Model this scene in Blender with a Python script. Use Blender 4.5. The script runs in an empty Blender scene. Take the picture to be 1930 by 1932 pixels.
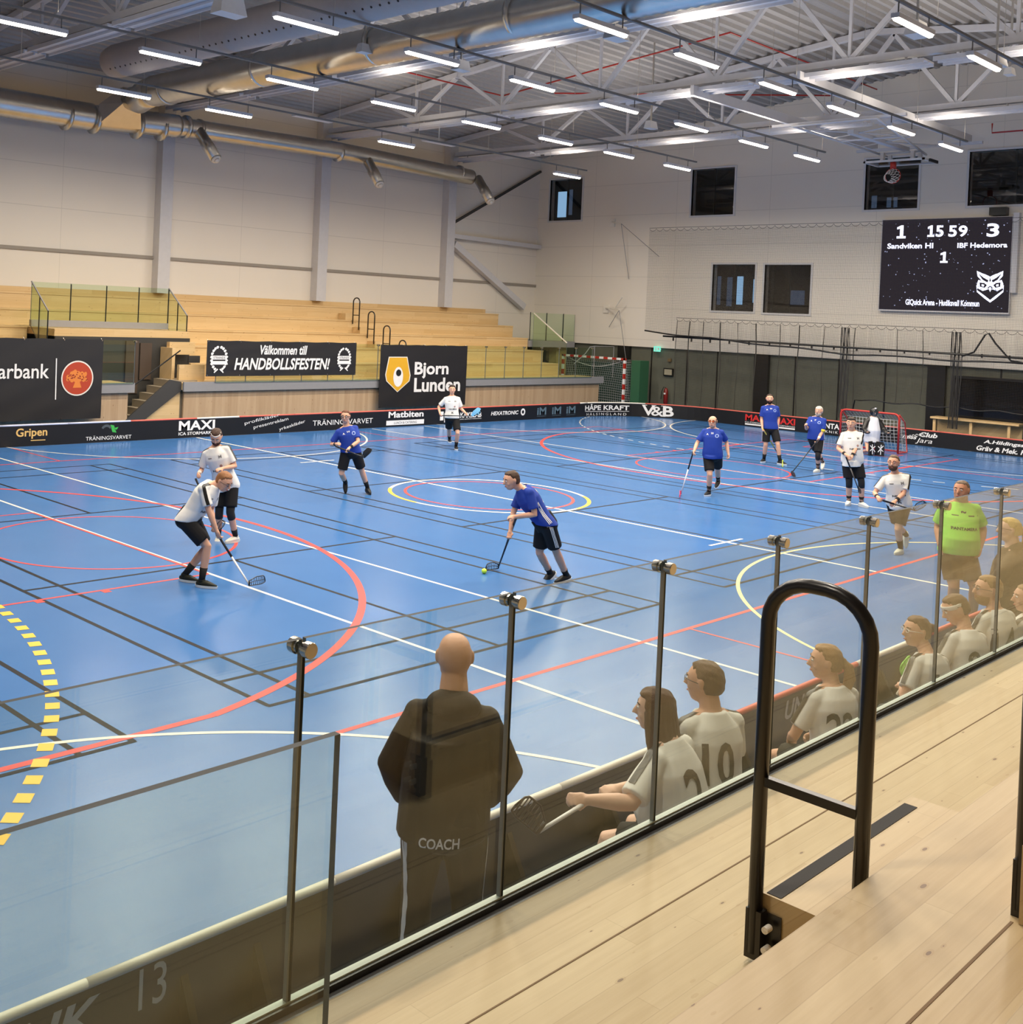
import bpy, bmesh, math, random
import numpy as np
from mathutils import Vector, Matrix
from mathutils.bvhtree import BVHTree
S = bpy.context.scene
COL = S.collection
random.seed(7)
PI = math.pi
# ---------------------------------------------------------------- camera, fitted to the court markings
CAM = np.array([-16.2129, -14.3458, 3.4621])
YAW, PITCH, ROLL, F, CX, CY = 0.82055, -0.0071659, 0.0433186, 2121.966, 706.785, 602.407
W_, H_ = 1930.0, 1932.0
def cam_axes():
    f = np.array([math.cos(YAW)*math.cos(PITCH), math.sin(YAW)*math.cos(PITCH), math.sin(PITCH)])
    r = np.array([math.sin(YAW), -math.cos(YAW), 0.0]); u = np.cross(r, f)
    return math.cos(ROLL)*r+math.sin(ROLL)*u, -math.sin(ROLL)*r+math.cos(ROLL)*u, f
CR, CU, CF = cam_axes()
cd = bpy.data.cameras.new('camera'); cam = bpy.data.objects.new('camera', cd); COL.objects.link(cam)
cam.matrix_world = Matrix([[CR[i], CU[i], -CF[i], CAM[i]] for i in range(3)]+[[0, 0, 0, 1]])
cd.sensor_fit = 'HORIZONTAL'; cd.sensor_width = 36.0; cd.lens = F/W_*36.0
cd.shift_x = (W_/2-CX)/W_; cd.shift_y = (CY-H_/2)/W_
cd.clip_start = 0.05; cd.clip_end = 200
S.camera = cam
# ---------------------------------------------------------------- world, exposure
wd = bpy.data.worlds.new('world'); S.world = wd; wd.use_nodes = True
wd.node_tree.nodes['Background'].inputs[0].default_value = (0.62, 0.75, 1.0, 1)
wd.node_tree.nodes['Background'].inputs[1].default_value = 0.35
S.view_settings.view_transform = 'Standard'; S.view_settings.look = 'None'
S.view_settings.gamma = 1; S.view_settings.use_curve_mapping = False
S.view_settings.exposure = 0.28
LAMP_W = 140.0
LAMP_COL = (1.0, 0.89, 0.745)
try:
    S.cycles.use_denoising = True; S.cycles.max_bounces = 7; S.cycles.transparent_max_bounces = 24
    S.cycles.diffuse_bounces = 4; S.cycles.glossy_bounces = 3; S.cycles.caustics_reflective = False; S.cycles.caustics_refractive = False
    S.cycles.sample_clamp_indirect = 4.0
except Exception: pass
# pixel of the photograph -> point of the place on a plane or at a depth
def ray(px, py): return CF + (px-CX)/F*CR - (py-CY)/F*CU
def at(px, py, d): return CAM + d*ray(px, py)
def atX(px, py, X): v = ray(px, py); return CAM+v*((X-CAM[0])/v[0])
def atY(px, py, Y): v = ray(px, py); return CAM+v*((Y-CAM[1])/v[1])
def atZ(px, py, Z=0.0): v = ray(px, py); return CAM+v*((Z-CAM[2])/v[2])
def depth(p): return float(np.dot(np.asarray(p, float)-CAM, CF))
# ---------------------------------------------------------------- materials
def lin(r, g, b):
    return tuple((c/255/12.92 if c/255 <= .04045 else ((c/255+.055)/1.055)**2.4) for c in (r, g, b))+(1,)
class NT:
    def __init__(s, name):
        s.m = bpy.data.materials.new(name); s.m.use_nodes = True; s.t = s.m.node_tree
        s.t.nodes.clear(); s.out = s.t.nodes.new('ShaderNodeOutputMaterial')
    def n(s, kind, **kw):
        nd = s.t.nodes.new('ShaderNode'+kind)
        for k, v in kw.items(): setattr(nd, k, v)
        return nd
    def link(s, a, b): s.t.links.new(a, b)
    def math(s, op, a, b=0.0, c=None):
        nd = s.n('Math', operation=op)
        for i, v in enumerate((a, b, c)):
            if v is None: continue
            if isinstance(v, (int, float)): nd.inputs[i].default_value = v
            else: s.link(v, nd.inputs[i])
        return nd.outputs[0]
    def mix(s, f, a, b):
        nd = s.n('Mix', data_type='RGBA')
        for i, v in ((0, f), (6, a), (7, b)):
            if isinstance(v, (int, float, tuple)): nd.inputs[i].default_value = v
            else: s.link(v, nd.inputs[i])
        return nd.outputs[2]
    def obj(s): return s.n('TexCoord').outputs['Object']
    def sep(s, v): nd = s.n('SeparateXYZ'); s.link(v, nd.inputs[0]); return nd.outputs
    def comb(s, x, y, z):
        nd = s.n('CombineXYZ')
        for i, v in enumerate((x, y, z)):
            if isinstance(v, (int, float)): nd.inputs[i].default_value = v
            else: s.link(v, nd.inputs[i])
        return nd.outputs[0]
    def bsdf(s, col, rough=.5, metal=0.0, spec=.5, bump=None, bumpd=.002, emit=None, es=0.0):
        b = s.n('BsdfPrincipled')
        for k, v in (('Base Color', col), ('Roughness', rough), ('Metallic', metal), ('Specular IOR Level', spec)):
            if isinstance(v, (int, float, tuple)): b.inputs[k].default_value = v
            else: s.link(v, b.inputs[k])
        if emit: b.inputs['Emission Color'].default_value = emit; b.inputs['Emission Strength'].default_value = es
        if bump is not None:
            bp = s.n('Bump'); bp.inputs['Distance'].default_value = bumpd; bp.inputs['Strength'].default_value = 1
            s.link(bump, bp.inputs['Height']); s.link(bp.outputs[0], b.inputs['Normal'])
        s.link(b.outputs[0], s.out.inputs[0]); return s.m
    def line(s, v, period, off, w):        # 1 on thin lines every period
        f = s.math('FRACT', s.math('DIVIDE', s.math('SUBTRACT', v, off), period))
        d = s.math('MULTIPLY', s.math('MINIMUM', f, s.math('SUBTRACT', 1.0, f)), period)
        return s.math('LESS_THAN', d, w)
_pc = {}
def plain(name, rgb, rough=.5, metal=0.0, spec=.5, var=0.06, scale=8.0):
    if name in _pc: return _pc[name]
    t = NT(name); c = lin(*rgb)
    nz = t.n('TexNoise'); nz.inputs['Scale'].default_value = scale; nz.inputs['Detail'].default_value = 3; t.link(t.obj(), nz.inputs['Vector'])
    col = t.mix(nz.outputs[0], tuple(x*(1-var) for x in c[:3])+(1,), tuple(min(1, x*(1+var)) for x in c[:3])+(1,))
    _pc[name] = t.bsdf(col, rough, metal, spec); return _pc[name]
def emis(name, rgb, strength):
    if name in _pc: return _pc[name]
    t = NT(name); e = t.n('Emission'); e.inputs[0].default_value = lin(*rgb); e.inputs[1].default_value = strength
    t.link(e.outputs[0], t.out.inputs[0]); _pc[name] = t.m; return t.m
def wood(name, rgb, rgb2, pw=.12, axis='x', plen=2.4, knots=True, gloss=.45, seam=.0016, seamk=.22):
    t = NT(name); o = t.sep(t.obj())
    u, v = {'x': (o[0], t.math('ADD', o[1], t.math('MULTIPLY', o[2], .97))), 'z': (o[2], t.math('ADD', o[0], o[1]))}[axis]
    pid = t.math('FLOOR', t.math('DIVIDE', v, pw))
    wn = t.n('TexWhiteNoise', noise_dimensions='1D'); t.link(pid, wn.inputs['W'])
    us = t.math('ADD', u, t.math('MULTIPLY', wn.outputs[0], plen))
    eid = t.math('FLOOR', t.math('DIVIDE', us, plen))
    wn2 = t.n('TexWhiteNoise', noise_dimensions='2D'); t.link(t.comb(pid, eid, 0.0), wn2.inputs['Vector'])
    g = t.n('TexNoise'); g.inputs['Scale'].default_value = 1; g.inputs['Detail'].default_value = 6; g.inputs['Roughness'].default_value = .6
    t.link(t.comb(t.math('MULTIPLY', u, 1.6), t.math('MULTIPLY', v, 38), t.math('MULTIPLY', pid, 3.7)), g.inputs['Vector'])
    f = t.math('ADD', t.math('MULTIPLY', g.outputs[0], .75), t.math('MULTIPLY', wn2.outputs[0], .42))
    col = t.mix(t.math('SUBTRACT', f, .15), lin(*rgb), lin(*rgb2))
    if knots:
        vo = t.n('TexVoronoi'); vo.inputs['Scale'].default_value = 1
        t.link(t.comb(t.math('MULTIPLY', u, 6.5), t.math('MULTIPLY', v, 19), 0.0), vo.inputs['Vector'])
        cs = t.n('SeparateColor'); t.link(vo.outputs['Color'], cs.inputs[0])
        r = t.math('MULTIPLY', t.math('GREATER_THAN', cs.outputs[0], .42), t.math('MULTIPLY_ADD', t.math('POWER', cs.outputs[1], 2.2), .10, .035))
        k = t.math('LESS_THAN', vo.outputs['Distance'], r)
        k2 = t.math('LESS_THAN', vo.outputs['Distance'], t.math('MULTIPLY', r, 1.8))
        col = t.mix(t.math('MULTIPLY', k2, .22), col, lin(150, 110, 62)); col = t.mix(t.math('MULTIPLY', k, .75), col, lin(92, 56, 26))
    ln = t.math('MAXIMUM', t.line(v, pw, 0.0, seam), t.line(us, plen, 0.0, .0018))
    col = t.mix(t.math('MULTIPLY', ln, seamk), col, lin(120, 90, 55))
    return t.bsdf(col, gloss, bump=g.outputs[0], bumpd=.0008)
def wallmat(name, rgb, ph, oh, pv, ov, axis):
    t = NT(name); o = t.sep(t.obj()); a = o[0] if axis == 'x' else o[1]
    l = t.math('MAXIMUM', t.line(o[2], ph, oh, .010), t.line(a, pv, ov, .008))
    nz = t.n('TexNoise'); nz.inputs['Scale'].default_value = .8; t.link(t.obj(), nz.inputs['Vector'])
    c = lin(*rgb); col = t.mix(nz.outputs[0], tuple(x*.96 for x in c[:3])+(1,), c)
    col = t.mix(t.math('MULTIPLY', l, .22), col, lin(110, 104, 96))
    return t.bsdf(col, .55)
M = {}
M['white'] = plain('white_paint', (214, 212, 210), .5); M['truss'] = plain('truss_paint', (206, 205, 208), .5)
M['black'] = plain('black_paint', (22, 21, 21), .35); M['rail'] = plain('powder_black', (26, 22, 20), .28, spec=.6)
M['steel'] = plain('brushed_steel', (205, 198, 186), .22, 1.0); M['galv'] = plain('galvanised', (212, 208, 200), .31, 1.0, var=.12, scale=3)
M['kerb'] = plain('grey_kerb', (142, 142, 144), .5); M['darkgrey'] = plain('dark_grey', (58, 57, 56), .55)
M['letter'] = plain('white_print', (235, 234, 232), .5); M['red'] = plain('red_paint', (176, 44, 34), .4)
M['redrim'] = plain('red_rim', (205, 96, 80), .5); M['whiterim'] = plain('white_rim', (232, 226, 214), .5); M['bluerim'] = plain('pale_blue_rim', (196, 202, 226), .5)
M['strip'] = plain('antislip', (62, 60, 60), .9, var=.3, scale=400)
M['woodN'] = wood('near_pine', (176, 150, 108), (208, 187, 147), pw=.088, plen=2.6)
M['woodF'] = wood('far_pine', (200, 166, 114), (226, 198, 150), pw=.14, plen=3.0)
M['woodV'] = wood('front_pine', (168, 140, 108), (200, 174, 142), pw=.11, axis='z', plen=9, knots=True)
M['sidewall'] = wallmat('side_wall_panel', (234, 226, 214), 1.255, 4.89, 3.33, 3.2, 'x')
M['endwall'] = wallmat('end_wall_panel', (236, 228, 214), 1.255, 4.05, 3.9, 2.2, 'y')
M['nearwall'] = plain('near_wall_board', (120, 112, 100), .7)
M['deckgrey'] = plain('trapezoid_deck', (168, 164, 160), .55, var=.1)
M['greygreen'] = plain('grey_green_board', (96, 97, 84), .7, var=.15, scale=4)
M['gold'] = plain('gold_print', (222, 168, 36), .5); M['orange'] = plain('orange_print', (178, 62, 32), .5)
def glassmat(name, tint, refl=1.0):
    t = NT(name); tr = t.n('BsdfTransparent'); tr.inputs[0].default_value = tint
    gl = t.n('BsdfGlossy'); gl.inputs['Roughness'].default_value = .0; gl.inputs[0].default_value = (1, 1, 1, 1)
    fr = t.n('Fresnel'); bf = t.n('NewGeometry').outputs['Backfacing']; t.link(t.math('MULTIPLY_ADD', bf, 1/1.5-1.5, 1.5), fr.inputs[0])
    mx = t.n('MixShader'); t.link(t.math('MULTIPLY', fr.outputs[0], refl), mx.inputs[0]); t.link(tr.outputs[0], mx.inputs[1]); t.link(gl.outputs[0], mx.inputs[2])
    t.link(mx.outputs[0], t.out.inputs[0]); return t.m
M['glass'] = glassmat('clear_glass', (.93, .965, .935, 1)); M['gglass'] = glassmat('green_glass', (.88, .95, .86, 1))
M['wglass'] = glassmat('window_glass', (.8, .8, .8, 1), 1.0)
M['edge'] = plain('glass_edge', (16, 24, 26), .5, spec=.2); M['edge2'] = plain('glass_edge_light', (104, 116, 122), .5, spec=.2); M['seal'] = plain('pale_seal', (196, 204, 190), .3)
def netmat(name, rgb, cell, w):
    t = NT(name); uv = t.sep(t.n('TexCoord').outputs['UV'])
    l = t.math('MAXIMUM', t.line(uv[0], cell, 0, w), t.line(uv[1], cell, 0, w))
    tr = t.n('BsdfTransparent'); df = t.n('BsdfDiffuse'); df.inputs[0].default_value = lin(*rgb)
    mx = t.n('MixShader'); t.link(l, mx.inputs[0]); t.link(tr.outputs[0], mx.inputs[1]); t.link(df.outputs[0], mx.inputs[2])
    t.link(mx.outputs[0], t.out.inputs[0]); return t.m
M['net'] = netmat('grey_netting', (58, 54, 48), .05, .0024); M['netw'] = netmat('white_netting', (205, 205, 200), .10, .006); M['netd'] = netmat('dark_netting', (30, 30, 28), .05, .0035)
# ---------------------------------------------------------------- mesh helpers
class MB:
    """collects shapes in world coordinates, builds one mesh object"""
    def __init__(s): s.v = []; s.f = []; s.mi = []; s.cur = 0; s.uv = None
    def mat(s, i): s.cur = i; return s
    def add(s, vs, fs):
        n = len(s.v); s.v += [tuple(float(c) for c in p) for p in vs]
        for f in fs: s.f.append(tuple(n+i for i in f)); s.mi.append(s.cur)
        return s
    def box(s, a, b):
        x0, y0, z0 = [min(a[i], b[i]) for i in range(3)]; x1, y1, z1 = [max(a[i], b[i]) for i in range(3)]
        return s.add([(x0, y0, z0), (x1, y0, z0), (x1, y1, z0), (x0, y1, z0), (x0, y0, z1), (x1, y0, z1), (x1, y1, z1), (x0, y1, z1)],
                     [(0, 3, 2, 1), (4, 5, 6, 7), (0, 1, 5, 4), (1, 2, 6, 5), (2, 3, 7, 6), (3, 0, 4, 7)])
    def bar(s, p, q, w, h, up=(0, 0, 1)):
        p = np.array(p, float); q = np.array(q, float); d = q-p; d /= np.linalg.norm(d)
        a = np.cross(d, up); a = a/np.linalg.norm(a) if np.linalg.norm(a) > 1e-6 else np.array([1., 0, 0]); b = np.cross(a, d)
        vs = [e+a*w/2*i+b*h/2*j for e in (p, q) for i, j in ((-1, -1), (1, -1), (1, 1), (-1, 1))]
        return s.add(vs, [(0, 1, 2, 3), (7, 6, 5, 4), (0, 4, 5, 1), (1, 5, 6, 2), (2, 6, 7, 3), (3, 7, 4, 0)])
    def tube(s, pts, r, n=10, closed=False, rings=None):
        pts = [np.array(p, float) for p in pts]; k = len(pts)
        rr = r if isinstance(r, (list, tuple)) else [r]*k
        up = None; vs = []; fs = []
        for i, p in enumerate(pts):
            d = (pts[(i+1) % k]-pts[i-1]) if closed else (pts[min(i+1, k-1)]-pts[max(i-1, 0)])
            d = d/(np.linalg.norm(d)+1e-12)
            if up is None:
                up = np.array([0, 0, 1.]) if abs(d[2]) < .9 else np.array([1., 0, 0])
            a = up-d*np.dot(up, d); a /= np.linalg.norm(a); up = a; b = np.cross(d, a)
            ra, rb = rr[i] if isinstance(rr[i], (list, tuple)) else (rr[i], rr[i])
            for j in range(n): t = 2*PI*j/n; vs.append(p+a*ra*math.cos(t)+b*rb*math.sin(t))
        for i in range(k if closed else k-1):
            for j in range(n):
                i2 = (i+1) % k; fs.append((i*n+j, i*n+(j+1) % n, i2*n+(j+1) % n, i2*n+j))
        if not closed: fs.append(tuple(range(n))[::-1]); fs.append(tuple((k-1)*n+j for j in range(n)))
        return s.add(vs, fs)
    def prism(s, poly, off):                # poly: planar outline, off: thickness vector
        n = len(poly); off = np.array(off, float); a = [np.array(p, float) for p in poly]
        return s.add(a+[p+off for p in a], [tuple(range(n))[::-1], tuple(range(n, 2*n))]+[(i, (i+1) % n, n+(i+1) % n, n+i) for i in range(n)])
    def ell(s, c, r, R=None, nu=20, nv=12, fn=None):
        c = np.array(c, float); R = np.eye(3) if R is None else R; vs = []; fs = []
        for i in range(nv+1):
            th = PI*i/nv
            for j in range(nu):
                ph = 2*PI*j/nu; d = np.array([math.sin(th)*math.cos(ph), math.sin(th)*math.sin(ph), math.cos(th)])
                k = fn(d) if fn else 1.0; vs.append(c+R @ (d*np.array(r)*k))
        for i in range(nv):
            for j in range(nu): fs.append((i*nu+j, (i+1)*nu+j, (i+1)*nu+(j+1) % nu, i*nu+(j+1) % nu))
        return s.add(vs, fs)
    def build(s, name, mats, parent=None, smooth=False, loc=None):
        me = bpy.data.meshes.new(name)
        o = np.array(parent_loc(parent)) if parent is not None else (np.array(loc) if loc is not None else np.zeros(3))
        me.from_pydata([tuple(np.array(p)-o) for p in s.v], [], s.f)
        mats = mats if isinstance(mats, (list, tuple)) else [mats]
        for m in mats: me.materials.append(m)
        me.polygons.foreach_set('material_index', s.mi); me.update()
        bm = bmesh.new(); bm.from_mesh(me); bmesh.ops.remove_doubles(bm, verts=bm.verts, dist=1e-6)
        bmesh.ops.recalc_face_normals(bm, faces=bm.faces)
        for f in bm.faces: f.smooth = smooth
        bm.to_mesh(me); bm.free()
        ob = bpy.data.objects.new(name, me); COL.objects.link(ob)
        if parent is not None: ob.parent = parent
        elif loc is not None: ob.location = tuple(o)
        return ob
_loc = {}
def parent_loc(p):
    return _loc.get(p.name, (0, 0, 0))
def empty(name, loc, label, cat, group=None):
    o = bpy.data.objects.new(name, None); COL.objects.link(o); o.location = tuple(float(c) for c in loc); o.empty_display_size = .1
    _loc[o.name] = tuple(float(c) for c in loc); return tag(o, label, cat, group)
def tag(o, label=None, cat=None, group=None, kind=None):
    if label: o['label'] = label
    if cat: o['category'] = cat
    if group: o['group'] = group
    if kind: o['kind'] = kind
    return o
def sub(o, loc=None):                       # lets a part carry sub-parts: same origin as its thing
    _loc[o.name] = parent_loc(o.parent) if o.parent is not None else (0, 0, 0); return o
def struct(ob): ob['kind'] = 'structure'; return ob
def smooth_by_angle(ob, a=.6):
    me = ob.data; bm = bmesh.new(); bm.from_mesh(me)
    for f in bm.faces: f.smooth = True
    for e in bm.edges: e.smooth = not (len(e.link_faces) == 2 and e.calc_face_angle(0) > a)
    bm.to_mesh(me); bm.free(); return ob
def text_mesh(body, bold=0.0, shear=0.0, spacing=1.0):
    bold = min(bold, .028)
    cu = bpy.data.curves.new('t', 'FONT'); cu.body = body; cu.size = 1; cu.offset = bold; cu.shear = shear; cu.space_character = spacing
    cu.resolution_u = 3
    ob = bpy.data.objects.new('t', cu); COL.objects.link(ob); dg = bpy.context.evaluated_depsgraph_get(); dg.update()
    me = bpy.data.meshes.new_from_object(ob.evaluated_get(dg)); vs = np.array([v.co[:] for v in me.vertices]); fs = [tuple(p.vertices) for p in me.polygons]
    bpy.data.objects.remove(ob); bpy.data.curves.remove(cu); bpy.data.meshes.remove(me)
    return vs, fs
def text_fit(mb, body, p0, xv, yv, bold=0.0, shear=0.0, spacing=1.0):
    """lettering filling the rectangle p0, xv (width vector), yv (height vector)"""
    vs, fs = text_mesh(body, bold, shear, spacing)
    mn = vs.min(0); sz = vs.max(0)-mn; p0, xv, yv = (np.array(a, float) for a in (p0, xv, yv))
    mb.add([p0+xv*(v[0]-mn[0])/sz[0]+yv*(v[1]-mn[1])/sz[1] for v in vs], fs); return mb
# ================================================================ THE HALL
XE, YS, XW = 22.4, 16.9, -24.0
XC = .38
def roofz(y): return 12.30-.112*abs(y)
# ---- floor with its painted lines
fb = MB(); fb.box((XW, -YS, -.2), (XE+.3, YS, 0))
FT = NT('sports_floor'); nz = FT.n('TexNoise'); nz.inputs['Scale'].default_value = 600; FT.link(FT.obj(), nz.inputs['Vector'])
nb = FT.n('TexNoise'); nb.inputs['Scale'].default_value = 1.2; nb.inputs['Detail'].default_value = 4; FT.link(FT.obj(), nb.inputs['Vector'])
fc = FT.mix(nb.outputs[0], lin(57, 109, 170), lin(65, 118, 179))
fc = FT.mix(FT.math('MULTIPLY', nz.outputs[0], .25), fc, lin(38, 84, 142))
FT.bsdf(fc, FT.math('MULTIPLY_ADD', nb.outputs[0], .06, .17), spec=.42, bump=nz.outputs[0], bumpd=.0002)
LM = [FT.m, plain('line_white', (232, 222, 205), .4), plain('line_black', (12, 15, 22), .5, spec=.2), plain('line_red', (205, 62, 58), .4), plain('line_yellow', (240, 188, 60), .4), plain('line_cream', (232, 212, 150), .4)]
WHT, BLK, RED, YEL = 1, 2, 3, 4
_lz = [.0012]
def seg(a, b, c, w=.05, z=None):
    _lz[0] += .00001; z = _lz[0] if z is None else z; a = np.array(a, float); b = np.array(b, float); d = b-a; d /= np.linalg.norm(d); n = np.array([-d[1], d[0]])*w/2
    fb.mat(c).add([(*(a-n), z), (*(b-n), z), (*(b+n), z), (*(a+n), z)], [(0, 1, 2, 3)])
def arc(cx, cy, r, a0, a1, c, w=.05, dash=None):
    L = abs(a1-a0)*r; _lz[0] += .00001; z = _lz[0]
    if dash:
        k = int(L/(2*dash)); spans = [(a0+(a1-a0)*(2*i)/(2*k), a0+(a1-a0)*(2*i+1)/(2*k)) for i in range(k)]
    else: spans = [(a0, a1)]
    for s0, s1 in spans:
        n = max(2, int(abs(s1-s0)*r/.12)+1) if not dash else 2
        vs = []
        for i in range(n+1):
            t = s0+(s1-s0)*i/n
            for q in (r-w/2, r+w/2): vs.append((cx+q*math.cos(t), cy+q*math.sin(t), z))
        fb.mat(c).add(vs, [(2*i, 2*i+1, 2*i+3, 2*i+2) for i in range(n)])
R_ = math.radians
for bx in (-14.53, -7.09, .52, 8.1, 15.6):                       # badminton courts, played across the hall
    for dx in (-3.05, -2.59, 2.59, 3.05): seg((bx+dx, -6.7), (bx+dx, 6.7), BLK, .055)
    for y in (6.7, 5.94, 1.98):
        for sg in (-1, 1): seg((bx-3.07, sg*y), (bx+3.07, sg*y), BLK, .055)
    for sg in (-1, 1): seg((bx, sg*1.98), (bx, sg*6.7), BLK, .055)
for x in (XC-8.2, XC-6.05, XC+6.0, XC+8.2):  seg((x, -9.8), (x, 9.8), WHT, .05)      # cross courts
seg((XC-.05, -9.95), (XC-.05, 9.95), WHT, .065)
for y in (-5.1, 5.1): seg((XC-.55, y), (XC+.45, y), WHT, .05)
for sg in (-1, 1):
    seg((-13.65, sg*7.52), (14.4, sg*7.52), RED, .06)                # main basketball court
    bx = XC+sg*14.03; kx = XC+sg*12.45
    seg((bx, -7.52), (bx, 7.52), RED, .06)
    a = math.asin(6.6/6.75)
    if sg < 0: arc(kx, 0, 6.75, -a, a, RED, .09)
    else: arc(kx, 0, 6.75, PI-a, PI+a, RED, .09)
    for y in (-6.6, 6.6): seg((bx, y), (kx+(-sg)*6.75*math.cos(a)*1.0, y), RED, .08)
    fx = XC+sg*8.23
    for y in (-2.45, 2.45):
        seg((bx, y), (fx, y), RED, .05)
        for m in (1.75, 2.6, 3.45, 4.3): seg((bx-sg*m, y), (bx-sg*m, y+math.copysign(.12, y)), RED, .1)
    seg((fx, -2.45), (fx, 2.45), RED, .05); arc(fx, 0, 1.8, 0, 2*PI, RED, .05)
    seg((-4.75, sg*7.52), (-4.75, sg*9.95), RED, .04); seg((5.5, sg*7.52), (5.5, sg*9.95), RED, .04)
    for cx, c in ((-13.8, WHT), (XC, YEL if sg < 0 else WHT), (14.5, WHT)):        # arcs of the cross courts
        h = math.acos(min(1, 1.4/5.4)); a0 = PI/2 if sg < 0 else -PI/2
        arc(cx, sg*11.4, 5.35, a0-h, a0+h, 5 if c == YEL else WHT, .05)
arc(XC, 0, 1.92, 0, 2*PI, WHT, .07); arc(XC, 0, 1.92, R_(128), R_(178), YEL, .075); arc(XC, 0, 1.92, R_(-82), R_(-34), YEL, .075); arc(XC, 0, 1.62, 0, 2*PI, RED, .06)
for sg in (-1, 1):                                                  # handball goal areas
    gx = XC+sg*20.0; m = PI if sg > 0 else 0
    c9 = WHT if sg > 0 else YEL
    arc(gx, 1.5, 9, (m-.001) if sg > 0 else 0, (PI/2) if sg > 0 else PI/2, c9, .05 if sg > 0 else .12, .25 if sg > 0 else .15)
    arc(gx, -1.5, 9, m, (3*PI/2) if sg > 0 else -PI/2, c9, .05 if sg > 0 else .12, .25 if sg > 0 else .15)
    arc(gx, 1.5, 6, m, PI/2, WHT); arc(gx, -1.5, 6, m, (3*PI/2) if sg > 0 else -PI/2, WHT); seg((gx-sg*6, -1.5), (gx-sg*6, 1.5), WHT)
    seg((gx-sg*7, -.5), (gx-sg*7, .5), WHT)
    for hw, x0, x1 in ((2.5, 2.85, 6.85), (1.25, 3.5, 4.5)):
        xa, xb = gx-sg*x0, gx-sg*x1
        for p, q in (((xa, -hw), (xb, -hw)), ((xb, -hw), (xb, hw)), ((xb, hw), (xa, hw)), ((xa, hw), (xa, -hw))): seg(p, q, RED, .05)
floor = struct(fb.build('floor', LM))
# ---- walls, ceiling
def slab_x(x0, x1, rects, hole, y0, y1, z0, z1):
    """wall in a plane of constant x with rectangular holes (ya,yb,za,zb)"""
    m = MB(); ys = sorted({y0, y1, *[h[0] for h in hole], *[h[1] for h in hole]}); zs = sorted({z0, z1, *[h[2] for h in hole], *[h[3] for h in hole]})
    for a, b in zip(ys, ys[1:]):
        for c, d in zip(zs, zs[1:]):
            if not any(h[0] <= (a+b)/2 <= h[1] and h[2] <= (c+d)/2 <= h[3] for h in hole): m.box((x0, a, c), (x1, b, d))
    return m
WIN = [(14.58, 16.28, 7.69, 9.45), (7.56, 9.36, 7.69, 9.47), (.86, 2.63, 7.67, 9.40), (-3.4, -.71, 7.68, 9.42), (6.56, 8.30, 4.05, 5.80), (4.42, 6.18, 4.03, 5.79)]
ew = slab_x(XE, XE+.3, None, WIN, -YS-.3, YS+.3, 2.50, 10.4)
ew.prism([(XE, -YS-.3, 10.4), (XE, YS+.3, 10.4), (XE, 0, 12.35)], (.3, 0, 0))
struct(ew.build('wall_end', M['endwall']))
m = MB(); m.box((XE+.12, -YS, 0), (XE+.3, YS, 2.5)); lw = struct(m.build('wall_lower_end', M['greygreen']))
m = MB()
for y in (12.15, 6.15, .0, -6.2): m.box((XE-.04, y-.28, 0), (XE+.115, y+.28, 2.495))
for y in (14.7, 10.9, 9.3, 8.0, 4.9, 3.3, 1.7, -1.9): m.box((XE+.09, y-.02, 0), (XE+.118, y+.02, 2.495))
struct(m.build('trim_1', M['black']))
m = MB(); m.box((XW, YS, 0), (XE+.3, YS+.3, 10.5)); struct(m.build('wall_far_side', M['sidewall']))
m = MB(); m.box((XW, -YS-.3, 0), (XE+.3, -YS, 10.5)); struct(m.build('wall_near_side', M['nearwall']))
m = MB(); m.box((XW-.3, -YS-.3, 0), (XW, YS+.3, 12.4)); struct(m.build('wall_back', M['endwall']))
# trapezoid deck, ribs along the hall
m = MB(); P = .36; n = int(2*YS/P)
for sg in (-1, 1):
    y = 0.0; prof = []
    while y < YS+.3:
        for dy, dz in ((0, 0), (.12, 0), (.16, .10), (.32, .10)): prof.append((sg*(y+dy), roofz(y+dy)+dz))
        y += P
    vs = []
    for (yy, zz) in prof: vs += [(XW, yy, zz), (XE+.3, yy, zz)]
    m.add(vs, [(2*i, 2*i+1, 2*i+3, 2*i+2) for i in range(len(prof)-1)])
struct(m.build('ceiling', M['deckgrey']))
m = MB()
for sg in (-1, 1): m.add([(XW, 0, 12.6), (XE+.3, 0, 12.6), (XE+.3, sg*17.3, 10.7), (XW, sg*17.3, 10.7)], [(0, 1, 2, 3)])
struct(m.build('ceiling_roof', M['darkgrey']))
# wall cornices and the sill where the stand meets the wall
m = MB(); m.box((XW, YS-.06, 4.82), (XE, YS-.002, 4.92)); struct(m.build('trim_2', plain('trim_grey', (150, 142, 132), .5)))
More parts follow.
